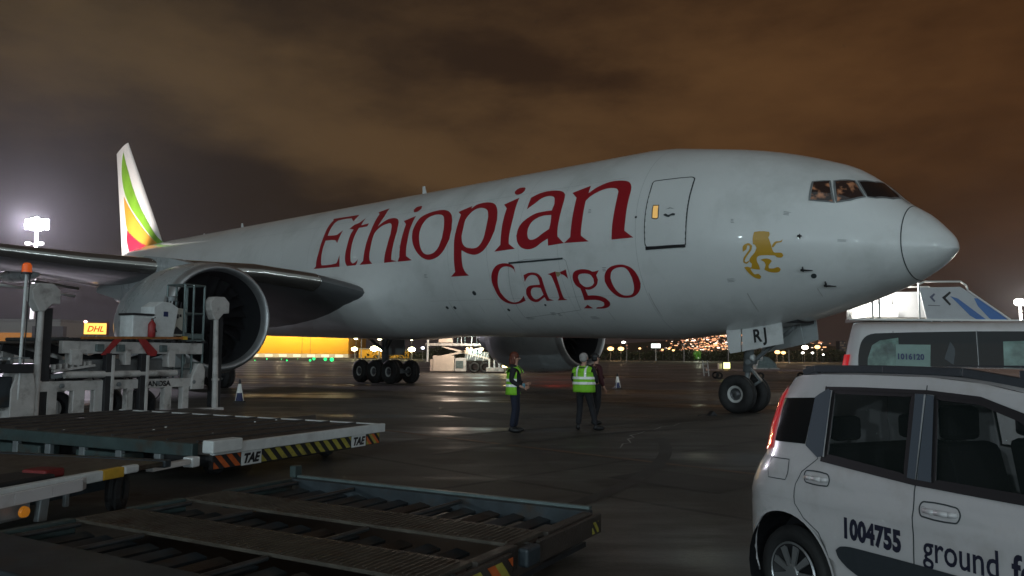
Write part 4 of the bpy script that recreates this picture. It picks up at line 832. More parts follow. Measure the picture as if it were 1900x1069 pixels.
# ------------------------------------------------------------------ low transporter platform with hazard stripes
TP = thing('cargo_platform', 'low flat cargo platform with hazard striped edge and TAE plates below the loader', 'cargo platform', (-3.72, 9.92, 0), R(63.5))
box_obj('deck', .04, 3.54, .04, 6.4, .36, .488, MT['deck'], TP, 0)
box_obj('edge_beam', 0, 3.6, -.04, .05, .37, .505, MT['plate'], TP, .012)
box_obj('edge_beam', -.05, .05, .3, 6.4, .34, .505, MT['teal'], TP, .012); box_obj('edge_beam', 3.5, 3.6, .05, 6.4, .36, .5, MT['plate'], TP, .012)
box_obj('corner_block', -.08, .42, -.09, .10, .40, .56, MT['plate'], TP, .02)
box_obj('rear_deck', 3.61, 5.1, 2.7, 6.3, .3, .44, MT['deck'], TP, .01)
box_obj('skirt', .0, 3.5, .0, .06, .19, .37, MT['cargod'], TP, .006)
stripes(TP, .02, .46, -.004, .2, .36, .09, [MT['orb'], None], d=.004)
stripes(TP, .84, 2.74, -.004, .2, .36, .1, [MT['yelb'], None], d=.004)
stripes(TP, 3.14, 3.48, -.004, .2, .36, .07, [MT['yelb'], MT['orb'], None], d=.004)
for x in (.48, 2.76):
    box_obj('name_plate', x, x + .35, -.012, -.001, .19, .375, MT['plate'], TP, 0)
    text_on('TAE', .165, Vector((x + .015, -.016, .222)), (1, 0, 0), (0, 0, 1), TP, MT['black'], name='lettering', shear=.35, off=.008, sx=.95)
for i in range(7): box_obj('side_bracket', -.03, .04, .9 + i * .75, 1.02 + i * .75, .14, .34, MT['steel'], TP, .01)
box_obj('undercarriage', .5, 3.3, .3, 6.2, .12, .34, MT['cargod'], TP, .02)
box_obj('side_box', -.02, .3, 1.6, 2.6, .1, .3, MT['teal'], TP, .02); box_obj('side_box', -.02, .3, 3.4, 4.6, .1, .3, MT['teal'], TP, .02)
wme = tyre_me(.17, .16, .09)
for x in (.7, 3.0):
    for y in (.7, 2.6, 4.6): o = link('wheel', wme, TP); o.location = (x, y, .17)
for i in range(11):
    y = .5 + i * .55
    cyl_obj('deck_roller', (.2, y, .492), (3.5, y, .492), .02, MT['rollerm'], TP, 8)
random.seed(3)
for i in range(7):
    b = MB(); b.lathe([(0, .02), (.012, .014), (.014, .001)], (random.uniform(.3, 3.3), random.uniform(.3, 4), .489), (0, 0, 1), 8); b.build('deck_stud', MT['plate'], TP)
# ------------------------------------------------------------------ pallet dolly, bottom left
PD = thing('pallet_dolly', 'pallet dolly with curved white bumper and yellow corner at the photo left edge', 'dolly', (-4.36, 6.3, 0), R(75))
box_obj('deck', .02, 2.45, .03, 3.0, .42, .47, MT['tread'], PD, .004)
box_obj('side_rail', -.02, 1.5, -.02, .06, .40, .50, MT['plate'], PD, .012)
box_obj('side_rail', 1.5, 1.78, -.02, .06, .40, .50, MT['yel'], PD, .012); box_obj('side_rail', 1.78, 1.98, -.03, .05, .42, .50, MT['plate'], PD, .02)
b = MB(); P_ = [(.0, -.14), (.4, -.12), (.8, -.11), (1.15, -.09), (1.26, -.03)]
for p, q in zip(P_, P_[1:]): b.bar((p[0], p[1], .42), (q[0], q[1], .42), .03, .11)
b.build('curved_bumper', MT['carw'], PD, bevel=.006)
box_obj('stop_block', 1.05, 1.28, .22, .5, .47, .55, mat('dark_red_paint', (.15, .012, .012), .6, nscale=8, namp=.3), PD, .02); box_obj('rub_pad', .4, 1.1, .15, .6, .47, .52, MT['cargod'], PD, .02)
box_obj('end_rail', 2.40, 2.50, .0, 3.0, .40, .48, MT['framebl'], PD, .01)
box_obj('chassis', .2, 2.2, .3, .45, .24, .42, MT['framebl'], PD, .01); bar_obj('fork_post', (.95, .12, .42), (.92, .12, .12), .06, .1, MT['steel'], PD, .01); bar_obj('fork_post', (1.2, .12, .42), (1.2, .12, .2), .04, .05, MT['steel'], PD, .01)
b = MB(); b.lathe([(0, .05), (.03, .045), (.035, .001)], (.62, -.0, .27), (0, -1, 0), 14); b.build('side_reflector', mat('orange_reflector', (.6, .2, .02), .3, emit=(1, .35, .03), estr=.15), PD)
box_obj('side_tank', .1, .8, .1, .35, .18, .36, MT['steel'], PD, .03)
wme2 = tyre_me(.225, .16, .1); 
for x, y in ((2.0, .25), (2.0, 2.6), (.3, 2.6), (.3, .5)): o = link('wheel', wme2, PD); o.location = (x, y, .225); o.rotation_euler = (0, 0, R(28) if x > 1 else 0)
box_obj('tow_eye', 2.46, 3.2, .2, .3, .34, .40, MT['cargow'], PD, .01); box_obj('tow_hook', 3.1, 3.24, .18, .32, .3, .42, MT['plate'], PD, .015)
# ------------------------------------------------------------------ pallet rack frame in the foreground
FRM = thing('roller_dolly', 'low dark steel roller dolly with tread plate walkways lying in the foreground', 'pallet frame', (.68, 6.78, 0), GA)
box_obj('outer_beam', -.10, .0, -.02, 3.36, .20, .35, MT['framebl'], FRM, .01); box_obj('lip_flange', -.03, .02, .0, 3.36, .351, .375, MT['ral'], FRM, 0)
box_obj('corner_stop', -.06, .04, 3.32, 3.40, .35, .47, MT['teal'], FRM, .008)
box_obj('outer_beam', -3.55, -2.98, -.02, 3.36, .20, .352, MT['framebl'], FRM, .02)
box_obj('walkway', -1.40, -.93, -.02, 3.36, .318, .345, MT['tread'], FRM, .004); box_obj('walkway', -2.42, -1.93, -.02, 3.36, .318, .345, MT['tread'], FRM, .004)
for x0, x1 in ((-.93, -.1), (-1.93, -1.4), (-2.98, -2.42)):
    for y in (-.06, 3.32): box_obj('end_beam', x0, x1, y, y + .09, .18, .345, MT['teal'] if y > 1 else MT['deck'], FRM, .008)
    for i in range(13):
        y = .14 + i * .25
        hi = (i in (4, 9, 12)); mm = MT['rollerm'] if hi else (MT['framebl'] if i % 3 else MT['deck'])
        b = MB(); b.add([(x0, y - .06, .245), (x1, y - .06, .245), (x1, y + .05, .265), (x0, y + .05, .265), (x0, y - .06, .225), (x1, y - .06, .225), (x1, y + .05, .245), (x0, y + .05, .245)], [(0, 1, 2, 3), (7, 6, 5, 4), (0, 4, 5, 1), (3, 2, 6, 7), (0, 3, 7, 4), (1, 5, 6, 2)]); b.build('slat', mm, FRM)
        if hi: cyl_obj('roller', (x0 + .02, y + .1, .315), (x1 - .02, y + .1, .315), .02, MT['rollerm'], FRM, 10)
b = MB()
for x0, x1 in ((-1.38, -.95), (-2.40, -1.95)):
    for i in range(66):
        y = .04 + i * .05; b.box(x0 + (.03 if i % 2 else 0), x1 - (0 if i % 2 else .03), y, y + .012, .345, .351)
tag(b.build('tread_ribs', MT['tread'], FRM), kind='stuff')
for x0, x1 in ((-3.0, -1.55), (-1.15, 0)): box_obj('end_skirt', x0, x1, -.10, -.065, .17, .33, MT['deck'], FRM, .01)
box_obj('bumper_block', -1.42, -1.22, -.15, -.065, .2, .33, MT['framebl'], FRM, .02)
stripes(FRM, -2.3, -1.55, -.101, .18, .30, .09, [MT['orb'], MT['yelb'], None], d=.005); stripes(FRM, -.2, -.08, -.101, .19, .28, .05, [MT['yelb'], None], d=.005)
box_obj('base_pan', -3.0, -.1, .0, 3.3, .06, .10, MT['cargod'], FRM, 0)
for x in (-2.9, -1.66, -.3):
    for y in (.3, 3.0): o = link('caster', tyre_me(.1, .08, .05) if (x, y) == (-2.9, .3) else o.data, FRM); o.location = (x, y, .1)

# hoses, cables and clips on the loader
random.seed(17)
for i in range(14):
    x0 = random.uniform(-3.8, -.9); x1 = x0 + random.uniform(-.6, .6); z0 = random.choice((1.6, 1.5, 1.05)); z1 = random.choice((.5, .85, 1.2)); y = random.uniform(.2, .4); b = MB(); P_ = []
    for k in range(9): t = k / 8; P_.append((x0 + (x1 - x0) * t, y + .05 * sin(t * 6), z0 + (z1 - z0) * t - .22 * sin(pi * t)))
    for p_, q_ in zip(P_, P_[1:]): b.tube(p_, q_, .014, n=6, cap=False)
    b.build('hydraulic_hose', MT['black'], LD, smooth=True)
for i in range(12):
    x = -3.7 + i * .3; box_obj('roller_guide', x, x + .12, -.04, .0, 1.885, 1.94, MT['cargod'], LD, .01)
for x in (-3.2, -2.7, -1.6): box_obj('junction_box', x, x + .18, -.07, -.0, 1.66, 1.82, MT['ral'], LD, .01)
for x in (-3.9, -2.6, -1.6, -.6): b = MB(); b.lathe([(0, .05), (.03, .05), (.035, .001)], (x, -.01, .93), (0, -1, 0), 12); b.build('pivot_pin', MT['steel'], LD)
# ------------------------------------------------------------------ small white hatchback, right foreground
CAR = thing('parked_car', 'small white hatchback numbered 1004755 parked nose towards the camera at right', 'car', (1.7534, 5.0696, 0), R(-66))
CW = 1.64
XE = [(0, -.46), (.28, -.50), (.75, -.50), (.9, -.45), (1.0, -.39), (1.06, -.37), (1.2, -.36), (1.38, -.31), (1.46, -.25), (1.56, -.18)]
def lerp_tab(T, z):
    if z <= T[0][0]: return T[0][1]
    for (a, u), (b_, v) in zip(T, T[1:]):
        if z <= b_: k = (z - a) / (b_ - a); return u + (v - u) * k
    return T[-1][1]
def cside(x, z):
    y = .22 * max(0, z - .95) - .022 * sin(pi * max(0, min(1, (z - .2) / .8))) + (.05 * max(0, .3 - z) / .1 * .3)
    y += -.012 * math.exp(-((z - .80) / .05) ** 2)
    xe = lerp_tab(XE, z); u = (xe + .38 - x) / .38
    if u > 0: y += .26 * (1 - math.sqrt(max(0, 1 - min(1, u) ** 2)))
    u = (x - 2.55) / .6
    if u > 0: y += .34 * (1 - math.sqrt(max(0, 1 - min(.999, u) ** 2)))
    return y
def cpatch(name, loops, off, m, parent, step=.07, mirror=False, thick=0, smooth=False, sharp=50):
    if smooth: loops = [smooth_loop(l, sharp) for l in loops]
    pts = [p for l in loops for p in l]; bm = bmesh.new(); vs = [bm.verts.new((p[0], p[1], 0)) for p in pts]
    for t in tess(loops):
        try: bm.faces.new([vs[i] for i in t])
        except ValueError: pass
    for ax in (0, 1):
        a0 = min(p[ax] for p in pts); a1 = max(p[ax] for p in pts); k = a0 + step
        while k < a1:
            co = [0, 0, 0]; co[ax] = k; no = [0, 0, 0]; no[ax] = 1
            bmesh.ops.bisect_plane(bm, geom=bm.verts[:] + bm.edges[:] + bm.faces[:], plane_co=co, plane_no=no); k += step
    for v in bm.verts:
        x, z = v.co.x, v.co.y; y = cside(x, z) - off; v.co = Vector((x, y if not mirror else CW - y, z))
    for f in bm.faces:
        f.normal_update()
        if (f.normal.y > 0) != mirror: f.normal_flip()
    me = bpy.data.meshes.new(name); bm.to_mesh(me); bm.free(); me.materials.append(m); me.polygons.foreach_set('use_smooth', [True] * len(me.polygons))
    o = link(name, me, parent)
    if thick: s_ = o.modifiers.new('s', 'SOLIDIFY'); s_.thickness = thick; s_.offset = -1
    return o
def cribbon(name, path, w, off, m, parent, closed=False, mirror=False, sm=False):
    P = smooth_loop(path, 60) if sm else path; D = []; n = len(P)
    for i in range(n if closed else n - 1):
        a, b_ = Vector(P[i]), Vector(P[(i + 1) % n]); k = max(1, int((b_ - a).length / .04)); D += [a + (b_ - a) * j / k for j in range(k)]
    if not closed: D.append(Vector(P[-1]))
    n = len(D); b = MB()
    for i, p in enumerate(D):
        a = D[i - 1] if (closed or i) else p; c_ = D[(i + 1) % n] if (closed or i < n - 1) else p
        d = (c_ - a).normalized(); nn = Vector((-d.y, d.x)) * w / 2
        for e in (p + nn, p - nn): y = cside(e.x, e.y) - off; b.v.append((e.x, y if not mirror else CW - y, e.y))
    for i in range(n if closed else n - 1): j = (i + 1) % n; b.f.append([2*i, 2*i+1, 2*j+1, 2*j])
    b.mi = [0] * len(b.f); return b.build(name, m, parent)
def arc(cx_, cz, r, a0, a1, n): return [(cx_ + r * cos(R(a0 + (a1 - a0) * i / n)), cz + r * sin(R(a0 + (a1 - a0) * i / n))) for i in range(n + 1)]
top_path = [(-.31, 1.40), (-.26, 1.46), (-.17, 1.505), (-.02, 1.528), (.2, 1.54), (.5, 1.545), (.95, 1.543), (1.25, 1.52), (1.5, 1.475), (1.62, 1.43), (1.9, 1.26), (2.2, 1.05), (2.42, .98), (2.75, .92), (2.98, .84)]
outline = [(-.46, .24), (-.50, .4), (-.50, .75), (-.45, .9), (-.39, 1.0), (-.37, 1.06), (-.36, 1.2)] + top_path + [(3.10, .70), (3.13, .5), (3.10, .26), (2.68, .21)] + arc(2.3, .29, .365, -12, 192, 22)[0:] + [(1.92, .20), (.38, .20)] + arc(0, .29, .385, -12, 192, 22) + [(-.40, .22)]
rwin = [(.305, 1.440), (.862, 1.447), (.872, 1.012), (.31, 1.055)]
fwin = [(1.0, 1.44), (1.25, 1.428), (1.46, 1.36), (1.66, 1.235), (1.80, 1.09), (1.80, 1.005), (1.04, 1.008)]
for mir in (False, True):
    body = cpatch('body_side', [outline, rwin, fwin], 0, MT['carw'], CAR, mirror=mir, thick=.02)
    if not mir: bodyR = body
    for L_ in (rwin, fwin): 
        cpatch('side_window', [L_], -.008, mat('tinted_glass', (.02, .03, .03), .03, alpha=.42, spec=.6) if 'tg' not in MT else MT['tg'], CAR, mirror=mir)
        cribbon('window_seal', L_, .028, .004, MT['black'], CAR, closed=True, mirror=mir)
    cpatch('quarter_window', [[(-.13, 1.378), (.165, 1.395), (.137, 1.108), (-.15, 1.10)]], .006, MT['glassd'], CAR, mirror=mir)
    cpatch('rear_pillar_trim', [[(.168, 1.398), (.20, 1.42), (.265, 1.455), (.29, 1.44), (.292, 1.05), (.25, 1.04), (.145, 1.10)]], .009, MT['cargrey'], CAR, mirror=mir, smooth=False)
    cpatch('centre_pillar_trim', [[(.877, 1.452), (.93, 1.452), (.935, 1.0), (.885, 1.0)]], .007, MT['cargrey'], CAR, mirror=mir)
    cpatch('centre_pillar_trim', [[(.945, 1.452), (.99, 1.448), (1.03, 1.0), (.948, 1.0)]], .007, MT['cargrey'], CAR, mirror=mir)
    cribbon('belt_seal', [(.28, 1.035), (.6, 1.013), (.93, .992), (1.3, .988), (1.83, .985)], .03, .010, MT['black'], CAR, mirror=mir)
    cribbon('window_rail', [(.24, 1.455), (.5, 1.462), (.95, 1.464), (1.25, 1.445), (1.48, 1.375), (1.7, 1.235)], .022, .008, MT['black'], CAR, mirror=mir)
    cribbon('door_seam', [(.94, 1.50), (.94, 1.2), (.938, .9), (.935, .55), (.94, .26)], .007, .002, MT['seam'], CAR, mirror=mir)
    cribbon('door_seam', [(.24, 1.47), (.22, 1.2), (.25, 1.03), (.14, .94), (.095, .86), (.09, .74), (.16, .665), (.28, .60), (.34, .50), (.39, .35), (.40, .24)], .006, .002, MT['seam'], CAR, mirror=mir)
    cribbon('door_seam', [(1.86, 1.0), (1.88, .6), (1.86, .26)], .007, .002, MT['seam'], CAR, mirror=mir)
    cpatch('rub_strip', [[(.42, .53), (.46, .56), (.56, .572), (1.2, .578), (1.80, .57), (1.80, .46), (1.2, .43), (.64, .41), (.52, .44), (.44, .49)]], .014, MT['carplas'], CAR, mirror=mir, smooth=True)
    cribbon('arch_lip', arc(0, .29, .392, 0, 180, 20), .016, .006, MT['carw'], CAR, mirror=mir)
    cribbon('sill_trim', [(.4, .235), (1.9, .235)], .06, .006, MT['carplas'], CAR, mirror=mir)
MT['tg'] = bpy.data.materials['tinted_glass']
cribbon('fuel_flap_seam', [(-.15, .995), (.02, 1.0), (.025, .93), (.005, .872), (-.15, .868), (-.165, .93)], .006, .003, MT['seam'], CAR, closed=True, sm=True)
def handle(x0, x1, z0, z1):
    w = x1 - x0; h = z1 - z0; lp = [(x0 + w * .08, z0), (x1 - w * .08, z0), (x1, z0 + h * .3), (x1, z1 - h * .3), (x1 - w * .1, z1), (x0 + w * .1, z1), (x0, z1 - h * .3), (x0, z0 + h * .3)]
    cribbon('handle_recess', lp, .008, .003, MT['seam'], CAR, closed=True, sm=True)
    b = MB(); y = cside((x0 + x1) / 2, (z0 + z1) / 2)
    pp = [(x0 + w * .08, y + .005), (x0 + w * .2, y - .03), (x0 + w * .5, y - .038), (x0 + w * .8, y - .03), (x0 + w * .92, y + .005)]
    for p, q in zip(pp, pp[1:]): b.tube((p[0], p[1], (z0 + z1) / 2), (q[0], q[1], (z0 + z1) / 2), .014, n=10)
    b.build('door_handle', MT['carw'], CAR, smooth=True)
handle(.165, .36, .882, .953); handle(.975, 1.20, .828, .903)
def lampy(m, mirror=False):
    return cpatch('tail_lamp', [[(lerp_tab(XE, z) + .005, z) for z in (1.04, 1.12, 1.2, 1.3, 1.38)] + [(-.215, 1.455)] + [(-.16, 1.425)] + [(lerp_tab(XE, z) + w, z) for z, w in ((1.36, .15), (1.25, .17), (1.15, .18), (1.06, .19), (1.03, .12))]], .014, MT['lampred'], CAR, mirror=mirror, step=.03)
lampy(0); lampy(0, True)
# body skins across the car
def crossing(name, path, m, n=14, crown=.05, off=0, ins=0):
    b = MB()
    def fn(p, v):
        x, z = p; y0 = cside(x, z) + ins; y = y0 + (CW - 2 * y0) * v
        return (x, y, z + crown * (1 - (2 * v - 1) ** 2) ** .8 * (1 if z > .9 else 0) + off)
    b.grid(fn, path, [i / n for i in range(n + 1)]); return b.build(name, m, CAR, sharp=35)
roof_p = smooth_loop(top_path, 90, 3)[:-3]
crossing('roof_and_bonnet', [p for p in roof_p], MT['carw'])
crossing('windscreen', [(1.62, 1.43), (1.75, 1.352), (1.9, 1.26), (2.05, 1.155), (2.18, 1.065)], MT['glassd'], off=.012, ins=.07)
def rearx(p, v): x, z = p; y0 = cside(x, z); return (x, y0 + (CW - 2 * y0) * v, z)
b = MB(); b.grid(lambda p, v: (p[0] - .05 * (1 - (2 * v - 1) ** 4), (cside(p[0] + .001, p[1]) + (CW - 2 * cside(p[0] + .001, p[1])) * v), p[1]), [(-.46, .24), (-.50, .4), (-.50, .75), (-.45, .9), (-.39, 1.0), (-.37, 1.06), (-.36, 1.2), (-.31, 1.40)], [i / 14 for i in range(15)]); b.build('tailgate', MT['carw'], CAR, sharp=40)
b = MB(); b.grid(lambda p, v: (p[0], cside(p[0], p[1]) + (CW - 2 * cside(p[0], p[1])) * v, p[1]), [(2.98, .84), (3.10, .70), (3.13, .5), (3.10, .26)], [0, .5, 1]); b.build('front_bumper', MT['carw'], CAR)
box_obj('floor_pan', -.45, 3.05, .12, 1.52, .18, .26, MT['black'], CAR, 0)
for y in (.2, CW - .2):
    b = MB(); P_ = [(-.02, 1.555), (.08, 1.585), (.6, 1.592), (1.1, 1.585), (1.45, 1.535), (1.54, 1.49)]
    for p, q in zip(P_, P_[1:]): b.bar((p[0], y, p[1] - .012), (q[0], y, q[1] - .012), .045, .045)
    for x in (.05, .75, 1.45): b.box(x - .05, x + .05, y - .02, y + .02, 1.53, 1.59)
    b.build('roof_rail', MT['carplas'], CAR, bevel=.006)
cm = text_mesh('1004755', .152, off=.008, sx=.72, name='fleet_number', m=MT['num'], extr=0, sp=1.05)
def conform(me, x0, z0, name):
    bm = bmesh.new(); bm.from_mesh(me)
    for v in bm.verts: x, z = x0 + v.co.x, z0 + v.co.y; v.co = Vector((x, cside(x, z) - .004, z))
    bm.to_mesh(me); bm.free(); return link(name, me, CAR)
conform(cm, .462, .617, 'fleet_number')
conform(text_mesh('ground', .190, off=.002, sx=.75, m=MT['num'], extr=0), .992, .612, 'lettering')
conform(text_mesh('force', .190, off=.0045, sx=.80, m=MT['num'], extr=0), 1.46, .612, 'lettering')
# wheels
tyc = tyre_me(.29, .18, .185)
hb = MB(); hb.lathe([(.0, .19), (-.012, .182), (-.006, .165), (.02, .15), (.03, .001)], (0, -.072, 0), (0, 1, 0), 40); hubm = hb.mesh('wheel_disc', MT['cargod'], True)
hs = MB()
for k_ in range(9):
    t = 2 * pi * k_ / 9; p = lambda r, dt, y: (r * cos(t + dt), y, r * sin(t + dt))
    hs.add([p(.04, -.35, -.088), p(.04, .35, -.088), p(.168, .13, -.082), p(.168, -.13, -.082), p(.04, -.35, -.07), p(.04, .35, -.07), p(.168, .13, -.066), p(.168, -.13, -.066)], [(0, 1, 2, 3), (0, 4, 5, 1), (1, 5, 6, 2), (2, 6, 7, 3), (3, 7, 4, 0)])
hs.lathe([(0, .001), (0, .045), (.012, .055)], (0, -.094, 0), (0, 1, 0), 24); hs.lathe([(0, .19), (-.01, .183), (0, .172), (.01, .168)], (0, -.078, 0), (0, 1, 0), 40)
hsm = hs.mesh('hubcap', MT['hubcap'])
for x in (0, 2.3):
    for y, rz in ((.115, 0), (CW - .115, pi)):
        w = thing('wheel', None, None, (x, y, .29), rz); w.parent = CAR
        link('tyre', tyc, w); link('wheel_disc', hubm, w); link('hubcap', hsm, w)
        b = MB(); s_ = 1 if rz == 0 else -1; b.lathe([(-.10 * s_, .38), (.16 * s_, .38), (.18 * s_, .02)], (x, y, .29), (0, 1, 0), 28); b.build('wheel_arch_liner', MT['black'], CAR)
# cabin
for y in (.48, 1.14):
    b = MB(); b.box(1.05, 1.5, y - .22, y + .22, .45, .62); b.build('seat_cushion', MT['seat'], CAR, bevel=.04)
    b = MB(); b.prism([(.92, .6), (1.08, .6), (.94, 1.18), (.82, 1.18)], lambda p: (p[0], y - .21, p[1]), (0, .42, 0)); b.build('seat_back', MT['seat'], CAR, bevel=.04)
    box_obj('headrest', .80, .90, y - .12, y + .12, 1.19, 1.38, MT['seat'], CAR, .03)
b = MB(); b.prism([(.02, .55), (.2, .55), (.08, 1.08), (-.04, 1.08)], lambda p: (p[0], .25, p[1]), (0, 1.14, 0)); b.build('rear_seat', MT['seat'], CAR, bevel=.04)
for y in (.5, 1.14): box_obj('headrest', -.03, .06, y - .11, y + .11, 1.10, 1.26, MT['seat'], CAR, .03)
b = MB(); b.prism([(1.75, .7), (2.1, .7), (2.1, 1.0), (1.9, 1.04), (1.78, .95)], lambda p: (p[0], .12, p[1]), (0, 1.4, 0)); b.build('dashboard', MT['seat'], CAR, bevel=.02)
# ------------------------------------------------------------------ white van behind the hatchback
VAN = thing('white_van', 'white van with a pale card reading 1016120 in its dark side window', 'van', (3.52, 8.5, 0), R(-24))
VW = 1.9; VL = 5.0
def vsec(x, y0):      # half section from sill to roof centre
    return [(y0 + .06, .25), (y0, .4), (y0 - .01, .8), (y0, 1.15), (y0 + .035, 1.5), (y0 + .08, 1.80), (y0 + .12, 1.93), (y0 + .19, 2.0), (y0 + .33, 2.035), (VW / 2, 2.055)]
def vx(z): return .0 + .17 * max(0, (z - 1.1) / .95) ** 1.6
b = MB(); US = [0, .004, .02, .06, .12, .3, 1, 2, 3, 3.6, 4.2, 4.9]
rows = []
for u in US:
    rd = .16 * (1 - math.sqrt(max(0, 1 - max(0, 1 - u / .16) ** 2)))
    fr_ = max(0, (u - 3.6) / 1.4)
    sec = [(y, z) for y, z in vsec(u, rd)]
    full = sec + [(VW - y, z) for y, z in reversed(sec[:-1])]
    rows.append([(u + vx(z) * (1 - u / 5), y, z - (fr_ ** 1.4) * max(0, z - 1.0) * .55) for y, z in full])
n_ = len(rows[0])
for r in rows: b.v += r
for i in range(len(rows) - 1):
    for j in range(n_ - 1): b.f.append([i*n_+j, i*n_+j+1, (i+1)*n_+j+1, (i+1)*n_+j])
b.f.append(list(range(n_))); b.f.append([(len(rows)-1)*n_+j for j in range(n_)][::-1]); b.mi = [0] * len(b.f)
vb = b.build('body', MT['carw'], VAN, sharp=40)
def vy(z): 
    S = vsec(0, 0)
    for (a, z0), (c_, z1) in zip(S, S[1:]):
        if z0 <= z <= z1: return a + (c_ - a) * (z - z0) / (z1 - z0)
    return 0
def vpatch(name, loop, off, m, parent=VAN, smooth=True):
    L_ = smooth_loop(loop, 50) if smooth else loop
    bm = bmesh.new(); vs = [bm.verts.new((p[0], p[1], 0)) for p in L_]
    for t in tess([L_]): bm.faces.new([vs[i] for i in t])
    for k in np.arange(.3, 2.05, .05): bmesh.ops.bisect_plane(bm, geom=bm.verts[:] + bm.edges[:] + bm.faces[:], plane_co=(0, float(k), 0), plane_no=(0, 1, 0))
    for v in bm.verts: x, z = v.co.x, v.co.y; v.co = Vector((x, vy(z) - off, z))
    me = bpy.data.meshes.new(name); bm.to_mesh(me); bm.free(); me.materials.append(m); return link(name, me, parent)
vpatch('side_window_band', [(.36, 1.22), (.235, 1.34), (.205, 1.6), (.235, 1.80), (.30, 1.885), (.42, 1.91), (1.32, 1.925), (1.32, 1.22)], .006, MT['glassd'])
vpatch('side_window_band', [(1.332, 1.22), (1.332, 1.925), (3.0, 1.915), (3.5, 1.85), (3.5, 1.22)], .006, MT['glassd'], smooth=False)
gp = mat('green_window_light', (.13, .21, .185), .3, nscale=9, namp=.45, dirt=(.04, .06, .055), dscale=5)  # panels painted pale green for light seen through and reflected in the glass
vpatch('window_patch', [(.29, 1.50), (.30, 1.64), (.345, 1.78), (.42, 1.83), (.60, 1.86), (.605, 1.50)], .009, gp, smooth=False); vpatch('window_patch', [(1.54, 1.46), (1.55, 1.82), (2.1, 1.84), (2.1, 1.46)], .009, gp, smooth=False)
vpatch('window_patch', [(1.02, 1.64), (1.08, 1.82), (1.12, 1.74), (1.10, 1.58)], .009, MT['carplas'])
sgn = vpatch('fleet_sign', [(.565, 1.51), (.575, 1.79), (.90, 1.785), (.885, 1.51)], .013, mat('pale_green_card', (.17, .26, .235), .5, nscale=5, namp=.12), smooth=False)
text_on('1016120', .083, Vector((.578, vy(1.64) - .020, 1.635)), (1, 0, -.02), (0, .08, 1), VAN, MT['dblue'], name='lettering', off=.003, sx=.85, sp=1.05)
b = MB(); b.grid(lambda z, v: (-.012 + vx(z) + .10 * v, .13 * (1 - v) ** 1.5 + vy(z) - .006, z), [1.10, 1.3, 1.5, 1.60, 1.68], [0, .2, .4, .6]); b.build('tail_lamp', MT['lampred'], VAN, smooth=True)
b = MB(); b.grid(lambda z, v: (-.016 + vx(z) + .05 * v, .13 * (1 - v) ** 1.5 + vy(z) - .012, z), [1.22, 1.3, 1.38], [0, .25, .5]); b.build('reversing_lamp', MT['plate'], VAN, smooth=True)
for x in (.55, 1.326, 3.3):
    b = MB(); b.grid(lambda z, v: (x + v * .006, vy(z) - .004, z), [.4, .8, 1.15, 1.5, 1.8, 1.93], [0, 1]); b.build('panel_seam', MT['seam'], VAN)
b = MB(); b.box(.1, 4.9, -.014, -.004, .55, .68); b.build('rub_strip', MT['carplas'], VAN)
for x in (.85, 4.0):
    for y in (.12, VW - .12): o = link('wheel', tyre_me(.33, .22, .2) if (x, y) == (.85, .12) else o.data, VAN); o.location = (x, y, .33)
b = MB(); b.lathe([(0, .37), (.02, .37), (.02, .001)], (.85, -.012, .36), (0, 1, 0), 24); b.lathe([(0, .37), (.02, .37), (.02, .001)], (4.0, -.012, .36), (0, 1, 0), 24); b.build('wheel_arch_liner', MT['black'], VAN)
# ------------------------------------------------------------------ people
def skel(name, V, E, m, parent, sub=2):
    me = bpy.data.meshes.new(name); ks = list(V); me.from_pydata([V[k][:3] for k in ks], [(ks.index(a), ks.index(b_)) for a, b_ in E], []); me.materials.append(m)
    o = link(name, me, parent); s = o.modifiers.new('skin', 'SKIN'); s.use_smooth_shade = True
    for i, k in enumerate(ks):
        r = V[k][3]; r = r if isinstance(r, tuple) else (r, r); me.skin_vertices[0].data[i].radius = r; me.skin_vertices[0].data[i].use_root = (i == 0)
    u = o.modifiers.new('sub', 'SUBSURF'); u.levels = sub; u.render_levels = sub
    return o
def chain(*a): return list(zip(a, a[1:]))
def ell(b, c, r, n=18, k=10, rot=None):
    o = Vector(c); vs = []; 
    for i in range(k + 1):
        t = pi * i / k
        for j in range(n):
            p = Vector((sin(t) * cos(2*pi*j/n) * r[0], sin(t) * sin(2*pi*j/n) * r[1], cos(t) * r[2])); vs.append(o + (rot @ p if rot else p))
    b.add(vs, [(i*n+j, i*n+(j+1) % n, (i+1)*n+(j+1) % n, (i+1)*n+j) for i in range(k) for j in range(n)]); return b
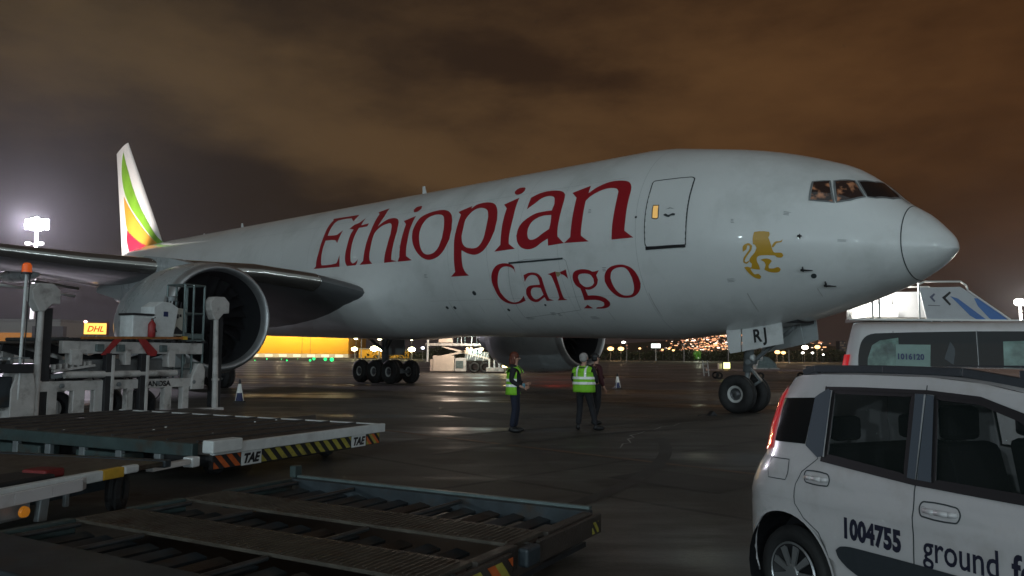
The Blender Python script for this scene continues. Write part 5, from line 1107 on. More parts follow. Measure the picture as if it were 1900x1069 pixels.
def person(label, loc, rz, J, H, top, legs, hair, vest=None, jacket_long=0, female=False):
    """local x = forward, y = left. J: joints"""
    P = thing('person', label, 'person', loc, rz)
    sh = .17 if female else .20
    B = {'pelvis': (0, 0, .93, .11), 'waist': (0, 0, 1.08, .10), 'chest': (.0, 0, 1.28, .125), 'neckb': (-.01, 0, 1.42, .06), 'neck': (.0, 0, 1.475, .052), 'jaw': (.015, 0, 1.53, .066), 'mid': (.005, 0, 1.60, .088), 'top': (-.005, 0, 1.66, .06)}
    E_ = chain('pelvis', 'waist', 'chest', 'neckb', 'neck', 'jaw', 'mid', 'top')
    for s, n in ((1, 'l'), (-1, 'r')):
        kn, an, to = J['leg' + n]; el, wr, ha = J['arm' + n]
        B.update({'hip' + n: (0, s * .09, .88, .075), 'knee' + n: (*kn, .05), 'ank' + n: (*an, .038), 'sho' + n: (0, s * sh, 1.37, .052), 'elb' + n: (*el, .038), 'wri' + n: (*wr, .027), 'hand' + n: (*ha, .036)})
        E_ += [('pelvis', 'hip' + n)] + chain('hip' + n, 'knee' + n, 'ank' + n) + [('chest', 'sho' + n)] + chain('sho' + n, 'elb' + n, 'wri' + n, 'hand' + n)
        d = (Vector(ha) - Vector(wr)).normalized(); side = Vector((1, 0, 0)) if abs(d.x) < .7 else Vector((0, 0, -1))
        for f in range(4):
            o_ = side * (-.027 + .018 * f); L1 = (.035, .042, .04, .03)[f]
            a = Vector(ha) + o_ * .9 + d * .03; c_ = a + d * L1; e_ = c_ + (d * .8 - Vector((0, s * .5, 0))).normalized() * L1 * .8
            B['f%s%d' % (n, f)] = (*a, .0085); B['g%s%d' % (n, f)] = (*c_, .0085); B['h%s%d' % (n, f)] = (*e_, .007); E_ += chain('hand' + n, 'f%s%d' % (n, f), 'g%s%d' % (n, f), 'h%s%d' % (n, f))
        a = Vector(ha) + side * .03; c_ = a + (side + d).normalized() * .035; B['t' + n] = (*c_, .010); B['u' + n] = (*(c_ + d * .03), .008); E_ += chain('hand' + n, 't' + n, 'u' + n)
    skel('body', B, E_, MT['skin'], P, 1)
    b = MB(); b.lathe([(0, .017), (.02, .012), (.03, .003)], (.088, 0, 1.575), (1, 0, -.3), 8); ell(b, (.0, .088, 1.585), (.018, .01, .03)); ell(b, (.0, -.088, 1.585), (.018, .01, .03)); b.build('face_features', MT['skin'], P, smooth=True)
    b = MB(); ell(b, (.078, .033, 1.605), (.012, .016, .008), 10, 6); ell(b, (.078, -.033, 1.605), (.012, .016, .008), 10, 6); b.box(.07, .088, -.055, .055, 1.60, 1.603); b.build('eyes', MT['black'], P, smooth=True)
    b = MB(); ell(b, (.08, 0, 1.545), (.008, .025, .006), 10, 6); b.build('mouth', MT['redp'], P, smooth=True)
    # trousers, jacket, shoes
    T = {'pelvis': (0, 0, .95, (.14, .125)), 'w': (0, 0, 1.03, .13)}; E2 = [('pelvis', 'w')]
    Jk = {'chest': (0, 0, 1.25, (.17 if not female else .15, .125)), 'wst': (0, 0, 1.06, (.16 if not female else .14, .125)), 'hem': (0, 0, .90 - jacket_long, (.175, .14)), 'col': (-.01, 0, 1.40, (.10, .09)), 'nk': (-.01, 0, 1.455, .068)}
    E3 = chain('hem', 'wst', 'chest', 'col', 'nk')
    for s, n in ((1, 'l'), (-1, 'r')):
        kn, an, to = J['leg' + n]; el, wr, ha = J['arm' + n]
        an2 = (an[0], an[1], an[2] + .01)
        T.update({'hip' + n: (0, s * .09, .85, .10), 'knee' + n: (*kn, .072), 'ank' + n: (*an2, .065)}); E2 += [('pelvis', 'hip' + n)] + chain('hip' + n, 'knee' + n, 'ank' + n)
        Jk.update({'sho' + n: (0, s * (sh + .0), 1.36, .078), 'elb' + n: (*el, .06), 'wri' + n: (*(Vector(wr) * .9 + Vector(el) * .1), .045)}); E3 += [('col', 'sho' + n)] + chain('sho' + n, 'elb' + n, 'wri' + n)
        b = MB(); d = Vector((to[0] - an[0], to[1] - an[1], 0)).normalized(); ang = math.atan2(d.y, d.x); rot = Matrix.Rotation(ang, 3, 'Z')
        ell(b, (an[0] + d.x * .07, an[1] + d.y * .07, max(.05, an[2] - .045)), (.145, .05, .05), 16, 8, rot); ell(b, (an[0], an[1], max(.06, an[2] - .02)), (.06, .055, .065), 14, 8, rot); b.build('shoe', MT['black'], P, smooth=True)
    skel('trousers', T, E2, legs, P); skel('jacket', Jk, E3, top, P)
    if hair == 'long':
        b = MB(); ell(b, (-.022, 0, 1.625), (.105, .095, .10), 20, 12); ell(b, (-.075, 0, 1.50), (.06, .10, .17), 18, 12); ell(b, (-.03, .075, 1.53), (.05, .035, .12), 14, 8); ell(b, (-.03, -.075, 1.53), (.05, .035, .12), 14, 8); b.build('hair', MT['hairred'], P, smooth=True)
    elif hair:
        b = MB(); ell(b, (-.022, 0, 1.622), (.102, .097, .092), 20, 12); ell(b, (-.04, 0, 1.57), (.075, .088, .07), 18, 10); b.build('hair', hair, P, smooth=True)
    if vest:
        z0, z1, open_ = vest
        def tr(z):
            k = (z - z0) / (z1 - z0)
            return (.165 - .0 * k + (.03 * (1 - k)), (.24 if not female else .21) - .02 * k * k + .02 * (1 - k))
        def vp(t, z, off=0): rx, ry = tr(z); w = .006 * sin(t * 9 + z * 8); return (rx * cos(t) + off * cos(t) + w - .005, (ry + off + w) * sin(t), z)
        a0 = R(open_); TT_ = [a0 + (2 * pi - 2 * a0) * i / 40 for i in range(41)]; ZZ = [z0 + (1.28 - z0) * i / 8 for i in range(9)]
        b = MB(); b.grid(lambda z, t: vp(t, z), ZZ, TT_)
        # shoulders: front and back panels closing over to the neck
        for sg in (1, -1):
            for s in (1, -1):
                b.grid(lambda u, v: (( (.155 if sg > 0 else .155) * sg) * cos(u * pi / 2) * (1 - .1 * u), s * (.075 + (.15 - (0.02 if female else 0)) * v) , 1.26 + .175 * sin(u * pi / 2) - .045 * v * sin(u * pi / 2)), [i / 6 for i in range(7)], [i / 4 for i in range(5)])
        b.grid(lambda u, v: (-.158 * cos(u * pi / 2 * .9), -.08 + .16 * v, 1.26 + .16 * sin(u * pi / 2)), [i / 5 for i in range(6)], [0, .5, 1])
        ve = b.build('safety_vest', MT['hivis'], P, smooth=True); s_ = ve.modifiers.new('s', 'SOLIDIFY'); s_.thickness = .008
        for zc in (z0 + .17, z0 + .285):
            m_ = MB(); m_.grid(lambda z, t: vp(t, z, .012), [zc, zc + .028, zc + .056], TT_); m_.build('reflective_band', MT['reflect'], ve, smooth=True)
        for s in (1, -1):
            m_ = MB(); m_.grid(lambda z, v: (vp(pi - s * (.33 + .22 * v), min(z, 1.3), .012)[0] if z <= 1.3 else -.16 * cos((z - 1.3) / .14 * 1.5) - .006, s * (.075 + .05 * v), z), [z0 + .35, 1.15, 1.22, 1.28, 1.34, 1.38, 1.42], [0, 1]); m_.build('reflective_band', MT['reflect'], ve, smooth=True)
    return P
Jw = dict(legl=((.03, .09, .48), (-.02, .09, .09), (.2, .09, 0)), legr=((.02, -.09, .48), (-.05, -.09, .09), (.2, -.1, 0)), arml=((-.06, .24, 1.12), (.16, .2, 1.02), (.24, .17, 1.03)), armr=((-.04, -.23, 1.10), (.17, -.20, .98), (.25, -.18, .97)))
pw = person('woman with auburn hair and green vest over a black jacket, facing right', (.08, 17.0, 0), R(-12), Jw, 1.67, MT['cloth'], MT['jeans'], 'long', (.80, 1.40, 62), 0, True)
box_obj('badge_card', .20, .26, -.21, -.20, .96, 1.05, mat('blue_card', (.02, .16, .22), .4), pw, .003)
Jm = dict(legl=((.05, .12, .48), (-.02, .13, .09), (.2, .2, 0)), legr=((.12, -.14, .48), (.06, -.26, .09), (.2, -.42, 0)), arml=((.0, .27, 1.10), (.14, .2, 1.0), (.2, .16, .98)), armr=((.05, -.26, 1.12), (.24, -.22, 1.05), (.31, -.19, 1.05)))
person('grey-haired man seen from behind in a bright green vest with white reflective bands', (1.62, 17.6, 0), R(62), Jm, 1.68, MT['cloth'], MT['cloth'], MT['hairgrey'], (.84, 1.44, 20))
Jt = dict(legl=((.05, .1, .48), (.0, .1, .09), (.2, .1, 0)), legr=((.0, -.1, .48), (-.12, -.1, .12), (.1, -.1, 0)), arml=((.0, .24, 1.10), (.1, .22, .9), (.14, .2, .83)), armr=((.0, -.24, 1.10), (.1, -.22, .9), (.14, -.2, .83)))
person('person in a maroon jacket mostly hidden behind the grey-haired man', (2.03, 18.9, 0), R(20), Jt, 1.6, MT['maroon'], MT['cloth'], MT['black'], None, .05)
# ------------------------------------------------------------------ cones
def cone(loc, label):
    c = thing('traffic_cone', label, 'traffic cone', loc, .4, 'traffic cones on the apron')
    box_obj('base', -.19, .19, -.19, .19, 0, .035, MT['black'], c, .01)
    def band(z0, z1, m, nm): b = MB(); r = lambda z: .14 - .115 * z / .75; b.tube((0, 0, z0), (0, 0, z1), r(z0), r(z1), 24); b.build(nm, m, c, sharp=40)
    band(.035, .30, MT['dblue'], 'lower_cone'); band(.30, .60, MT['reflect'], 'white_band'); band(.60, .76, MT['black'], 'tip')
    for s in (-1, 1): b = MB(); b.bar((s * .13, -.1, .04), (s * .035, -.03, .6), .03, .012); b.build('reflective_edge', MT['reflect'], c)
cone((-9.25, 26.9, 0), 'blue and white traffic cone standing beside the near engine'); cone((5.4, 40.2, 0), 'distant traffic cone standing to the right of the two people in vests')
# ------------------------------------------------------------------ passenger stairs behind the nose
ST_ = thing('passenger_stairs', 'mobile passenger stairs with lit platform and blue printed side behind the nose', 'stairs', (17.2, 33, 0), 0)
sidew = mat('stair_side_white', (.55, .57, .60), .5, nscale=2, namp=.06)
for y in (0, 2.5):
    b = MB(); b.prism([(0.0, 4.62), (1.75, 4.66), (2.0, 4.5), (6.9, .9), (6.9, .35), (5.6, .35), (1.9, 3.05), (.32, 3.05)], lambda p: (p[0], y, p[1]), (0, .06, 0)); b.build('side_panel', sidew, ST_, bevel=.01)
pts = [(-.05, 4.74), (0.2, 4.86), (1.75, 4.88), (1.98, 4.72), (2.05, 4.5), (7.1, .95)]
for y in (-.02, 2.55):
    b = MB()
    for p, q in zip(pts, pts[1:]): b.tube((p[0], y, p[1]), (q[0], y, q[1]), .04, n=8)
    b.build('handrail', MT['reflect'], ST_, smooth=True)
    b = MB(); b.tube((4.6, y, 3.0), (8.2, y, .5), .035, n=8); b.build('handrail', MT['reflect'], ST_)
bl = MT['blue']
def pr(lp, m=bl, nm='printed_mark', d=.012): b = MB(); b.prism(lp, lambda p: (p[0], -d, p[1]), (0, d - .002, 0)); b.build(nm, m, ST_)
pr([(.95, 4.20), (1.28, 4.46), (1.34, 4.40), (1.10, 4.18), (1.32, 3.92), (1.26, 3.86)], MT['cargod']); pr([(.42, 4.22), (.62, 4.38), (.66, 4.32), (.55, 4.2), (.66, 4.06), (.62, 4.0)], mat('grey_print', (.12, .13, .2), .5))
pr([(1.3, 4.26), (1.62, 4.16), (2.75, 3.30), (2.65, 3.12), (2.1, 3.45), (1.55, 4.02)]); pr([(2.3, 4.18), (2.55, 4.16), (4.4, 2.72), (4.2, 2.42), (2.9, 3.35), (2.45, 3.85)]); pr([(3.2, 3.1), (4.2, 2.3), (4.6, 2.45), (5.2, 1.9), (4.9, 1.7), (3.1, 2.9)]); pr([(.35, 3.88), (.85, 3.86), (.85, 3.84), (.35, 3.86)], MT['cargod'])
box_obj('platform_floor', -2.1, 1.9, .06, 2.5, 3.2, 3.36, MT['conc'], ST_)
box_obj('platform_beam', -3.0, 5.3, -.06, .0, 3.21, 3.29, MT['reflect'], ST_, .01)
box_obj('back_wall', -2.05, .0, 2.4, 2.46, 3.36, 4.9, MT['plate'], ST_, 0); box_obj('canopy_roof', -2.1, .0, .0, 2.5, 4.9, 5.0, MT['plate'], ST_)
for x in (-1.99, -1.7, -.02): box_obj('canopy_post', x - .03, x + .03, -.02, .04, 3.3, 4.95, MT['steel'] if x > -1.9 else MT['plate'], ST_, 0)
for x in (-1.3, -.95, -.7, -.35): cyl_obj('guard_rail', (x, 2.2, 3.9), (x, 2.2, 4.7), .022, MT['steel'], ST_, 6)
cyl_obj('guard_rail', (-1.4, 2.2, 4.7), (-.1, 2.2, 4.7), .022, MT['steel'], ST_, 6); cyl_obj('guard_rail', (-1.4, 2.2, 4.05), (-.1, 2.2, 4.05), .022, MT['steel'], ST_, 6)
box_obj('kick_panel', -2.05, .0, 1.9, 1.95, 3.36, 4.02, MT['plate'], ST_, 0)
for i in range(6): box_obj('lattice_panel', .1 + i * .42, .44 + i * .42, -.02, .02, 3.02 - max(0, i - 4) * .3, 3.2, MT['teal'] if i % 2 else MT['ral'], ST_, .01)
for i in range(16): box_obj('step', 2.1 + i * .3, 2.42 + i * .3, .1, 2.45, 3.15 - i * .205, 3.2 - i * .205, MT['steel'], ST_, 0)
b = MB()
for i in range(6): b.lathe([(0, .07), (-.03, .07), (-.03, .001)], (-1.85 + i * .34, .6 + (i % 2) * 1.0, 4.89), (0, 0, 1), 10)
b.build('platform_lamp', emis('stair_lamp', (1, .96, .88), 60), ST_)
light('stair_platform_light', (-1.0, 1.0, 4.7), 420, (1, .95, .86), .25, parent=ST_); light('stair_platform_light', (-1.6, .6, 4.5), 160, (1, .93, .8), .2, parent=ST_)
box_obj('truck_chassis', -2.5, 5.5, .3, 2.2, .5, .95, MT['cargow'], ST_, .05); box_obj('truck_cab', 4.2, 5.8, .3, 2.2, .5, 2.2, MT['cargow'], ST_, .15)
for x in (-1.5, 4.4):
    for y in (.3, 2.2): o = link('wheel', tyre_me(.4, .3, .22) if (x, y) == (-1.5, .3) else o.data, ST_); o.location = (x, y, .4)
for x in (-1.6, .2, 1.7): bar_obj('lift_strut', (x, .5, .9), (x + .3, .5, 3.2), .12, .12, MT['steel'], ST_)
# ------------------------------------------------------------------ second loader beyond the airliner
FL = thing('cargo_loader', 'far white cargo loader lit warm under the airliner belly', 'cargo loader', (-7.3, 72, 0), 0)
cream = mat('loader_cream_paint', (.62, .52, .44), .5, nscale=2, namp=.1)
box_obj('engine_housing', .1, 2.05, 0, 1.8, .12, 1.55, cream, FL, .06); box_obj('engine_housing', 2.1, 3.15, .0, 1.8, .12, 1.35, MT['cargow'], FL, .05); box_obj('access_hatch', 2.2, 2.9, -.02, .0, .4, 1.1, MT['ral'], FL, .01); box_obj('cab_step', -.15, .1, .1, 1.5, .12, 1.2, cream, FL, .04)
box_obj('lift_deck', -.6, 6.0, .0, 3.0, 2.45, 2.68, MT['cargow'], FL, .02); cyl_obj('deck_post', (-.38, 0, 1.0), (-.38, 0, 3.3), .1, MT['plate'], FL, 10)
b = MB(); b.prism([(.6, 2.75), (1.9, 2.75), (1.75, 3.9), (.75, 3.8)], lambda p: (p[0], .1, p[1]), (0, 1, 0)); b.build('operator_cab', cream, FL)
for i, x in enumerate((2.3, 2.7, 3.0, 3.6, 4.1, 4.6, 5.0, 5.6, 6.1)): cyl_obj('rail_post', (x, .1, 2.6), (x + (.1 if i % 3 == 0 else 0), .1, 3.9), .035, MT['reflect'] if i % 2 else MT['ral'], FL, 6)
cyl_obj('rail_bar', (2.2, .1, 3.6), (6.2, .1, 3.6), .03, MT['ral'], FL, 6)
for y in (.3, 2.6):
    bar_obj('scissor_arm', (.9, y, 1.5), (5.2, y, 2.4), .12, .16, cream, FL); bar_obj('scissor_arm', (.9, y, 2.4), (5.2, y, 1.3), .12, .16, cream, FL)
box_obj('pump_unit', 3.0, 5.2, .3, 1.6, 1.1, 1.9, MT['steel'], FL, .05)
for i in range(8): cyl_obj('hydraulic_line', (3.2 + i * .25, .25, 1.1 + (i % 3) * .15), (3.35 + i * .25, .25, 1.95 - (i % 2) * .2), .03, MT['reflect'], FL, 6)
for i in range(3): b = MB(); b.lathe([(0, .15), (-.05, .15), (-.05, .001)], (3.5 + i * .45, .1, 1.95), (0, 1, -.3), 12); b.build('work_lamp', emis('greenish_lamp', (.75, 1, .85), 9) if i == 0 else bpy.data.materials['greenish_lamp'], FL)
for x, z in ((3.25, 2.2), (3.6, 2.2), (4.6, 2.15), (5.0, 2.25), (5.25, 2.2)): b = MB(); ell(b, (x, -.05, z), (.12, .08, .12), 10, 6); b.build('marker_lamp', emis('warm_lamp', (1, .72, .32), 8) if x == 3.25 else bpy.data.materials['warm_lamp'], FL)
box_obj('rear_frame', 5.0, 6.6, .0, 2.0, .12, .5, MT['cargow'], FL, .03)
for x in (5.2, 5.65, 6.1): box_obj('frame_post', x, x + .16, .0, .2, .4, 2.6 if x > 5.5 else 1.3, MT['plate'], FL, .02)
wmf = tyre_me(.5, .35, .28)
for x in (3.9, 4.9):
    for y in (.2, 2.5): o = link('wheel', wmf, FL); o.location = (x, y, .5)
light('loader_work_light', (2.0, -3.5, 4.2), 900, (1, .78, .6), .3, parent=FL); light('loader_work_light', (4.6, -1.5, 3.0), 250, (.8, 1, .9), .2, parent=FL)
WLp = thing('work_lamp', 'bright yellow work lamp glowing left of the auburn-haired woman', 'lamp', (-.55, 70, 0), 0)
cyl_obj('stand', (0, 0, 0), (0, 0, .55), .03, MT['steel'], WLp, 8); box_obj('lamp_glass', -.27, .27, -.1, .0, .55, 1.15, emis('yellow_work_lamp', (1, .82, .30), 9), WLp, .06); box_obj('housing', -.3, .3, .0, .15, .52, 1.18, MT['black'], WLp, .02)
light('lamp_light', (0, -.6, .9), 90, (1, .8, .4), .2, parent=WLp)
# ------------------------------------------------------------------ low trailer beyond the nose gear
TR = thing('baggage_trailer', 'long low trailer with upright end frame beyond the nose gear', 'trailer', (14.1, 58, 0), R(-3))
pk = mat('trailer_pinkish_paint', (.22, .14, .12), .5, nscale=3, namp=.25)
box_obj('deck', .5, 10.5, 0, 1.6, .58, .74, pk, TR, .02); box_obj('tow_bar', -.3, .6, .7, .8, .3, .38, pk, TR, .01)
for x in (.1, .45): bar_obj('end_frame', (x, .1, .2), (x - .1, .1, 1.35), .07, .07, MT['cargow'], TR)
for z in (.5, .8, 1.1): bar_obj('end_frame_rung', (0, .1, z), (.45, .1, z), .05, .05, MT['cargow'], TR)
for x in (1.2, 4.2, 7.5, 9.6): o = link('wheel', tyre_me(.26, .2, .14) if x == 1.2 else o.data, TR); o.location = (x, .1, .26); o = link('wheel', o.data, TR); o.location = (x, 1.5, .26)
box_obj('white_post', 1.15, 1.4, .1, .4, .74, 1.15, cream, TR, .02)
LB = thing('light_box', 'glowing yellow light box on the trailer beside the nose wheel', 'lamp', (15.6, 57.7, .74), 0)
box_obj('lamp_glass', 0, .42, 0, .3, 0, .48, emis('yellow_green_lamp', (.95, 1, .35), 3.2), LB, .04); box_obj('lamp_base', -.05, .5, -.02, .35, -.0, .04, MT['black'], LB, 0)
CB = thing('covered_crate', 'grey tarpaulin covered crate on the trailer right of the nose gear strut', 'crate', (18.3, 58.2, .74), 0)
b = MB(); b.prism([(-.2, 0), (.0, .75), (.35, .98), (.75, .9), (1.25, .45), (1.4, 0)], lambda p: (p[0], 0, p[1]), (0, 1.1, 0)); b.build('tarpaulin', MT['ral'], CB, bevel=.08); box_obj('crate_base', -.25, 1.5, -.02, 1.15, -.0, .1, MT['cargow'], CB, .01)
TC = thing('wheel_chock', 'small dark wheel chock on the apron at the nose wheel', 'wheel chock', (5.55, 22.1, 0), .3)
b = MB(); b.prism([(0, 0), (.26, 0), (.13, .13)], lambda p: (p[0], 0, p[1]), (0, .2, 0)); b.build('wedge', MT['black'], TC, bevel=.01); bar_obj('grab_rope', (.02, .1, .02), (-.35, .05, .015), .02, .02, MT['black'], TC)
# ------------------------------------------------------------------ far buildings
HG = thing('hangar', 'long yellow lit hangar seen under the airliner between engine and wheels', 'building', (-122, 330, 0), 0)
box_obj('wall', 0, 53.5, 0, 40, 1.6, 16, MT['yfac'], HG, 0); box_obj('base_wall', 0, 53.6, -.2, 40, 0, 1.5, mat('white_base_wall', (.75, .7, .6), .6), HG, 0); box_obj('roof', -.5, 54, -.5, 40.5, 16.05, 16.6, MT['conc'], HG, 0)
for x in (34, 37.5): box_obj('door_seam', x, x + .15, -.06, 0, 1.6, 11, MT['orp'], HG, 0)
b = MB(); b.prism([(17.5, 11), (18.3, 11), (17.1, 5.2)], lambda p: (p[0], -.1, p[1]), (0, .06, 0)); b.build('wall_mark', MT['cargod'], HG)
for i in range(5): light('hangar_light', (5 + i * 11, -7.5, 11), 4600, (1, .80, .42), .5, parent=HG)
for i in range(9):  # emissive strips stand for the pale fence and lights along the hangar foot
    box_obj('glow_strip', 1 + i * 5.9, 4.2 + i * 5.9, -.32, -.25, .2, 1.3, emis('strip_glow', (1, .85, .55), 1.3) if i == 0 else bpy.data.materials['strip_glow'], HG, 0)
H2 = thing('warehouse', 'low yellow warehouse right of the hangar behind the floodlights', 'building', (-64, 330, 0), 0)
box_obj('wall', 0, 10.5, 0, 20, 0, 3.6, MT['yfac'], H2, 0); box_obj('wall', 13, 21, 0, 20, 0, 3.0, MT['yfac'], H2, 0); box_obj('roof', -.3, 10.8, -.3, 20, 3.65, 4, MT['conc'], H2, 0); b = MB(); b.prism([(12.8, 3.05), (21.3, 3.05), (17, 4.2)], lambda p: (p[0], 0, p[1]), (0, 20, 0)); b.build('roof', MT['conc'], H2)
light('warehouse_light', (6, -6, 6), 1100, (1, .82, .45), .5, parent=H2); light('warehouse_light', (17, -6, 6), 900, (1, .82, .45), .5, parent=H2)
LBd = thing('terminal_block', 'grey far building with an orange lit band behind the left posts', 'building', (-82, 120, 0), 0)
box_obj('wall', 0, 13, 0, 14, 0, 6.2, MT['lwall'], LBd, .05); box_obj('lit_band', -.05, 9, -.08, 0, 2.9, 4.5, emis('orange_band', (1, .42, .10), .30), LBd, 0); box_obj('parapet', -.1, 13.1, -.1, 14, 6.2, 6.6, MT['conc'], LBd, 0)
for i in range(6): box_obj('window', .6 + i * 2.1, 1.9 + i * 2.1, -.06, 0, 1.2, 2.2, MT['glassd'], LBd, 0)
box_obj('annex', 9.3, 14, -1, 0, 1.5, 5.5, mat('dim_annex_wall', (.12, .11, .11), .7), LBd, 0)
for i, (x, z) in enumerate(((10.4, 2.7), (11.2, 2.8), (12.0, 2.95), (12.6, 3.0))): b = MB(); ell(b, (x, -1.1, z), (.28, .1, .13), 10, 6); b.build('lamp', bpy.data.materials['warm_lamp'] if i else emis('pale_yellow_lamp', (1, .9, .6), 5), LBd)
SG = thing('lit_sign', 'glowing yellow box sign with red letters left of the engine', 'sign', (-32.7, 60, 0), R(4))
box_obj('sign_box', 0, 1.65, 0, .3, 3.0, 3.85, emis('yellow_sign_face', (1, .60, .12), 1.7), SG, .02); box_obj('sign_frame', -.06, 1.71, .03, .34, 2.94, 3.91, MT['redp'], SG, .02)
text_on('DHL', .62, Vector((.22, -.01, 3.2)), (1, 0, 0), (0, 0, 1), SG, emis('red_sign_letters', (.75, .06, .01), .9), name='lettering', shear=.3, off=.012)
b = MB(); ell(b, (.12, -.05, 3.95), (.14, .1, .1), 10, 6); b.build('marker_lamp', emis('pinkish_lamp', (1, .5, .45), 6), SG); cyl_obj('sign_post', (.8, .2, 0), (.8, .2, 3.0), .08, MT['steel'], SG, 8); cyl_obj('sign_post', (.2, .2, 0), (.2, .2, 3.0), .08, MT['steel'], SG, 8)
# ------------------------------------------------------------------ lights of the place
EM = {}
MT['polem'] = mat('dark_pole', (.07, .07, .07), .6)
def em(name, c, s):
    if name not in EM: EM[name] = emis(name, c, s)
    return EM[name]
def mast(name, label, x, y, z, m, r, group=None, cat='lamp post', n=1, pr_=.12, arm=0, glow=None, energy=0, col=(1, 1, 1)):
    t = thing(name, label, cat, (x, y, 0), 0, group); cyl_obj('pole', (0, 0, 0), (0, 0, z + (0 if not arm else .2)), pr_, MT['polem'] if not arm else MT['conc'], t, 8, pr_ * .6)
    if arm: cyl_obj('arm', (0, 0, z + .2), (-arm, 0, z + .25), pr_ * .5, MT['conc'], t, 6)
    for i in range(n):
        b = MB(); ell(b, ((i - (n - 1) / 2) * r * 2.1 - arm, -.1 - r * .4, z), (r, r * .5, r * .62), 12, 8); b.build('lamp_head', m, t, smooth=True)
    if energy: light('lamp_light', (-arm, -1.5 - r, z), energy, col, max(.3, r * .5), parent=t)
    return t
wl = em('white_flood', (1, .97, .92), 55); yl = em('yellow_flood', (1, .90, .50), 30); ol = em('orange_street_lamp', (1, .55, .20), 4.2); wl2 = em('small_white_lamp', (1, .95, .85), 12)
LM = thing('floodlight_mast', 'tall mast with a blazing white floodlight above the left wing', 'lamp post', (-91.8, 150, 0), 0)
cyl_obj('pole', (0, 0, 0), (0, 0, 27), .45, MT['reflect'], LM, 10, .28)
for x, z, r in ((-1.5, 26.0, .6), (-.6, 26.5, .75), (.4, 26.1, .85), (1.3, 26.3, .65), (-.5, 25.5, .6), (.9, 25.4, .55), (.1, 27.0, .5)): b = MB(); ell(b, (x, -.5, z), (r * 1.15, .3, r), 14, 8); b.build('lamp_head', wl, LM, smooth=True)
box_obj('crossarm', -2.3, 2.3, -.2, .1, 25.1, 27.1, MT['steel'], LM, 0); 
for x in (-1.5, 1.0): box_obj('lower_lamp', x - .5, x + .5, -.5, .1, 22.1, 22.7, em('lower_flood', (1, .95, .9), 5), LM, .2); bar_obj('lower_bracket', (0, 0, 22.2), (x, 0, 22.4), .15, .15, MT['reflect'], LM)
light('flood_light', (0, -3, 26), 170000, (.93, .86, 1.0), 1.2, parent=LM)
RM = thing('floodlight_mast', 'mast with a bright white floodlight at the right edge above the van', 'lamp post', (97.4, 150, 0), 0)
cyl_obj('pole', (0, 0, 0), (0, 0, 13), .3, MT['reflect'], RM, 10, .2)
for i in range(3): b = MB(); ell(b, (-.8 + i * .8, -.5, 12.4), (.6, .3, .62), 14, 8); b.build('lamp_head', wl, RM, smooth=True)
light('flood_light', (0, -3, 12.2), 45000, (1, .95, .88), 1.0, parent=RM)
def px(u, v, y): return (u - 950) / 1455 * y, y, 1.65 + (659 - v) / 1455 * y
G1 = 'floodlights beyond the apron'
k = 0
for (u, v, y, r, m, n, e, lb) in ((660, 650, 230, .85, yl, 1, 900, 'yellow floodlight post at the right end of the yellow hangar'), (662, 630, 236, .6, yl, 1, 0, 'taller yellow floodlight just above the hangar end lamp'), (704, 649, 230, 1.15, yl, 2, 1400, 'brightest double yellow floodlight above the far main wheels'), (706, 630, 240, .8, yl, 1, 0, 'high yellow floodlight above the double floodlight'), (766, 650, 230, 1.05, yl, 1, 1000, 'yellow floodlight between the far wheels and the far loader'), (765, 632, 238, .35, yl, 1, 0, 'small high lamp above the lone yellow floodlight'), (786, 647, 235, .5, em('bluish_lamp', (.75, .82, 1), 12), 1, 0, 'bluish white lamp just left of the far loader')):
    x, yy, z = px(u, v, y); mast('floodlight_post', lb, x, yy, z, m, r, G1, n=n, energy=e, col=(1, .85, .45))
# lamps standing behind the airliner: only their light on the wet apron is seen
for (u, v, y, c, e) in ((585, 560, 120, (1, .55, .15), 8000), (640, 565, 118, (1, .15, .08), 3000), (545, 590, 125, (1, .65, .2), 6000), (900, 600, 110, (1, .5, .4), 2500), (1150, 600, 105, (1, .22, .12), 3200), (1010, 610, 130, (1, .6, .45), 3000)):
    pass
G2 = 'street lamps along the far road'
for (u, v, y, r, m, arm, lb) in ((1133, 646, 270, .95, ol, 0, 'round orange street lamp right beside the far engine'), (1152, 646, 270, .9, ol, 0, 'second round orange street lamp from the far engine'), (1163, 634, 215, .42, wl2, .9, 'curved arm street lamp with a small white head'), (1187, 645, 280, .4, ol, 0, 'small yellow lamp left of the white lit panel'), (1229, 647, 290, .35, ol, 0, 'small orange lamp right of the white lit panel'), (1241, 645, 290, .4, ol, 0, 'orange lamp midway between lit panel and green tree'), (1249, 648, 285, .4, ol, 0, 'low orange lamp closest to the green tree on its left'), (1441, 650, 240, .75, ol, 0, 'left one of the orange lamp pair right of the nose gear'), (1452, 651, 245, .65, ol, 0, 'right one of the orange lamp pair right of the nose gear'), (1492, 641, 230, .8, em('white_street_lamp', (1, .93, .8), 20), 0, 'large white lamp below the open nose gear door'), (1488, 651, 250, .4, wl2, 0, 'small lamp just under the large white lamp'), (1506, 651, 250, .38, wl2, 0, 'small lamp right of the large white lamp'), (1515, 640, 235, .75, ol, 0, 'large orange lamp nearest the van'), (1526, 654, 260, .3, wl2, 0, 'tiny low lamp nearest the van roof')):
    x, yy, z = px(u, v, y); mast('street_lamp', lb, x, yy, max(z, 2.2), m, r * 1.15, G2, pr_=.09, arm=arm, energy=(900 if r > .6 else 0), col=(1, .62, .3))
